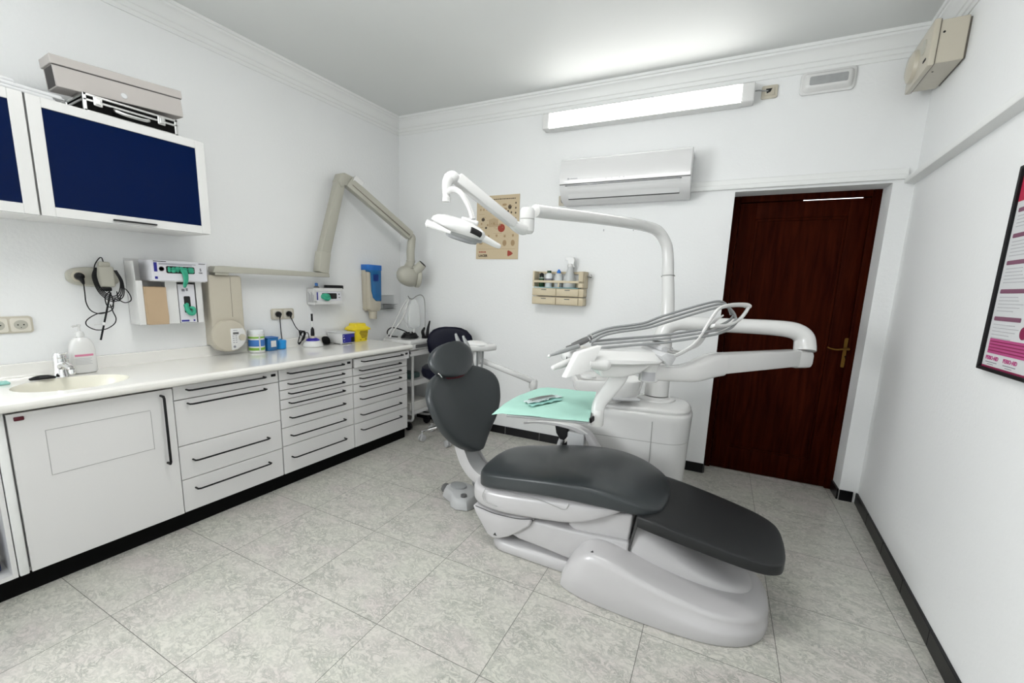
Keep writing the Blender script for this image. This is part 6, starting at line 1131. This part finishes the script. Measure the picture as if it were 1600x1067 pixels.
# handpieces
for k, pts in enumerate([[(2.425, 0.782, 1.118), (2.40, 0.745, 1.100), (2.36, 0.690, 1.083)], [(2.430, 0.800, 1.126), (2.403, 0.765, 1.112), (2.372, 0.722, 1.094)], [(2.405, 0.712, 1.092), (2.365, 0.662, 1.075), (2.338, 0.620, 1.062), (2.324, 0.598, 1.056)]]):
    c = B(); tube(c, pts, [0.010, 0.010, 0.007, 0.004], 12, n=6, endround=0.004); hp_ = part('handpiece', c, 'greydark' if k < 2 else 'grey', t)
    if k == 2: c = B(); ellipsoid(c, (2.321, 0.594, 1.054), (0.007, 0.007, 0.007)); part('chrome_tip', c, 'chrome', hp_)
    else: c = B(); p_ = Vector(pts[0]); lathe(c, [(0.0108, 0), (0.0108, 0.006)], p_, Vector(pts[1]) - p_, 14); part('chrome_collar', c, 'chrome', hp_)
# tray arm and tray
c = B(); tube(c, [(2.560, 0.845, 0.990), (2.551, 0.832, 0.950), (2.524, 0.803, 0.895), (2.499, 0.778, 0.850), (2.492, 0.767, 0.822), (2.492, 0.764, 0.800)], [0.040, 0.037, 0.032, 0.029, 0.027, 0.026], 20, n=6, ry=[0.016, 0.016, 0.018, 0.022, 0.025, 0.026], sq=1.8, up=(0.5, -0.8, 0.2)); part('tray_arm', c, 'plastic', t, smooth=50)
c = B(); lathe(c, [(0.026, 0), (0.028, 0.003), (0.028, 0.072), (0.026, 0.075)], (2.492, 0.764, 0.742), seg=24); part('tray_pivot', c, 'plastic', t)
TM = Matrix.Translation((2.275, 0.80, 0.790)) @ Matrix.Rotation(math.radians(17.5), 4, 'Z')
QN = [Vector((2.140, 0.515, 0)), Vector((2.494, 0.628, 0)), Vector((2.360, 1.115, 0)), Vector((2.092, 1.040, 0))]
c = B(); prism(c, [(QN[0].x + 0.04, QN[0].y + 0.012), (QN[1].x, QN[1].y), (QN[2].x, QN[2].y), (QN[3].x + 0.01, QN[3].y)], 'z', 0.782, 0.790, 0.003, 2)
for i, j in ((0, 1), (1, 2)): tube(c, [QN[i] + Vector((0.03 if i == 0 else 0, 0.008, 0.789)), QN[j] + Vector((0, 0, 0.789))], 0.006, 8, smooth=False)
part('tray', c, 'grey', t, 'grey metal instrument tray')
c = B(); box(c, -0.006, 0.006, -0.02, 0.02, -0.010, 0.012, 0.003, 1, mtx=Matrix.Translation((2.497, 0.672, 0.792))); part('tray_clip', c, 'black', t)
c = B(); beam(c, (2.30, 0.80, 0.775), (2.49, 0.765, 0.772), 0.012, 0.05, 0.012, 0.04, (0, 0, 1), 0.003); part('tray_bracket', c, 'grey', t)
# mint napkin draped on tray
tt = bmesh.new(); nx, ny = 46, 42; G = []
NQ = [Vector((2.108, 0.500, 0)), Vector((2.502, 0.618, 0)), Vector((2.366, 1.132, 0)), Vector((2.076, 1.060, 0))]
for i in range(nx + 1):
    row = []
    for j in range(ny + 1):
        f = i / nx; g = j / ny
        P = (NQ[0] * (1 - f) + NQ[1] * f) * (1 - g) + (NQ[3] * (1 - f) + NQ[2] * f) * g
        x, y = P.x, P.y
        if f < 0.5: x -= 0.035 * math.sin(PI * g) * (1 - 2 * f)
        z = 0.7985 + 0.0012 * math.sin(x * 31 + y * 17) * math.sin(y * 23 - x * 9) + 0.0006 * math.sin(x * 70) * math.cos(y * 55)
        if f < 0.12: z -= (0.12 - f) * 0.10 * (1 - 0.5 * g)
        if abs(f - 0.5) < 0.012 or abs(g - 0.5) < 0.012: z += 0.0014
        row.append(tt.verts.new((x, y, z)))
    G.append(row)
for i in range(nx):
    for j in range(ny): tt.faces.new((G[i][j], G[i + 1][j], G[i + 1][j + 1], G[i][j + 1]))
c = B(); merge(c, tt); bmesh.ops.recalc_face_normals(c, faces=c.faces)
ret = bmesh.ops.solidify(c, geom=c.faces[:], thickness=0.0012)
single('tray_napkin', c, 'mint', 'mint green paper napkin covering the instrument tray', 'napkin', (2.28, 0.80, 0.80), smooth=80)
t = thing('sterile_pack', 'crumpled clear and green sterile pack lying on the mint napkin', 'sterile pack', (2.28, 0.80, 0.81))
c = B(); PM = Matrix.Translation((2.215, 0.80, 0.8035)) @ Matrix.Rotation(math.radians(70), 4, 'Z')
tt = bmesh.new(); G = []
for i in range(23):
    row = []
    for j in range(9):
        x = -0.11 + 0.01 * i; y = -0.026 + 0.0065 * j; row.append(tt.verts.new(PM @ Vector((x, y + 0.006 * math.sin(x * 40), 0.003 + 0.007 * abs(math.sin(x * 45 + j * 0.9)) * (1 - abs(x) / 0.14) + 0.003 * math.cos(j * 1.7)))))
    G.append(row)
for i in range(22):
    for j in range(8): tt.faces.new((G[i][j], G[i + 1][j], G[i + 1][j + 1], G[i][j + 1]))
merge(c, tt); part('film', c, 'packfilm', t, smooth=25)
c = B(); tt = bmesh.new(); G = []
for i in range(16):
    row = []
    for j in range(5):
        x = -0.125 + 0.0135 * i; y = -0.052 + 0.009 * j + 0.00; row.append(tt.verts.new(PM @ Vector((x, y, -0.001 + 0.005 * abs(math.sin(i * 0.7 + j * 0.5))))))
    G.append(row)
for i in range(15):
    for j in range(4): tt.faces.new((G[i][j], G[i + 1][j], G[i + 1][j + 1], G[i][j + 1]))
merge(c, tt); part('green_edge', c, 'mintdark', t, smooth=25)
for k in range(3):
    c = B(); a = PM @ Vector((-0.09, -0.012 + 0.012 * k, 0.013)); b_ = PM @ Vector((0.07, -0.004 + 0.008 * k, 0.012)); tube(c, [a, (a + b_) / 2 + Vector((0, 0, 0.003)), b_], 0.0022, 8); part('steel_instrument', c, 'steel', t)
# ================================================================== CEILING LAMP behind the camera
t = thing('ceiling_lamp', 'long lit tube fixture on the ceiling in the middle of the room', 'lamp', (1.9, 0.0, CEIL))
c = B(); box(c, 1.15, 2.65, -0.13, 0.13, CEIL - 0.03, CEIL - 0.001, 0.005, 1); part('fixture_tray', c, 'plastic', t)
c = B(); box(c, 1.18, 2.62, -0.11, 0.11, CEIL - 0.075, CEIL - 0.031, 0.01, 2); part('diffuser', c, 'glow2', t)
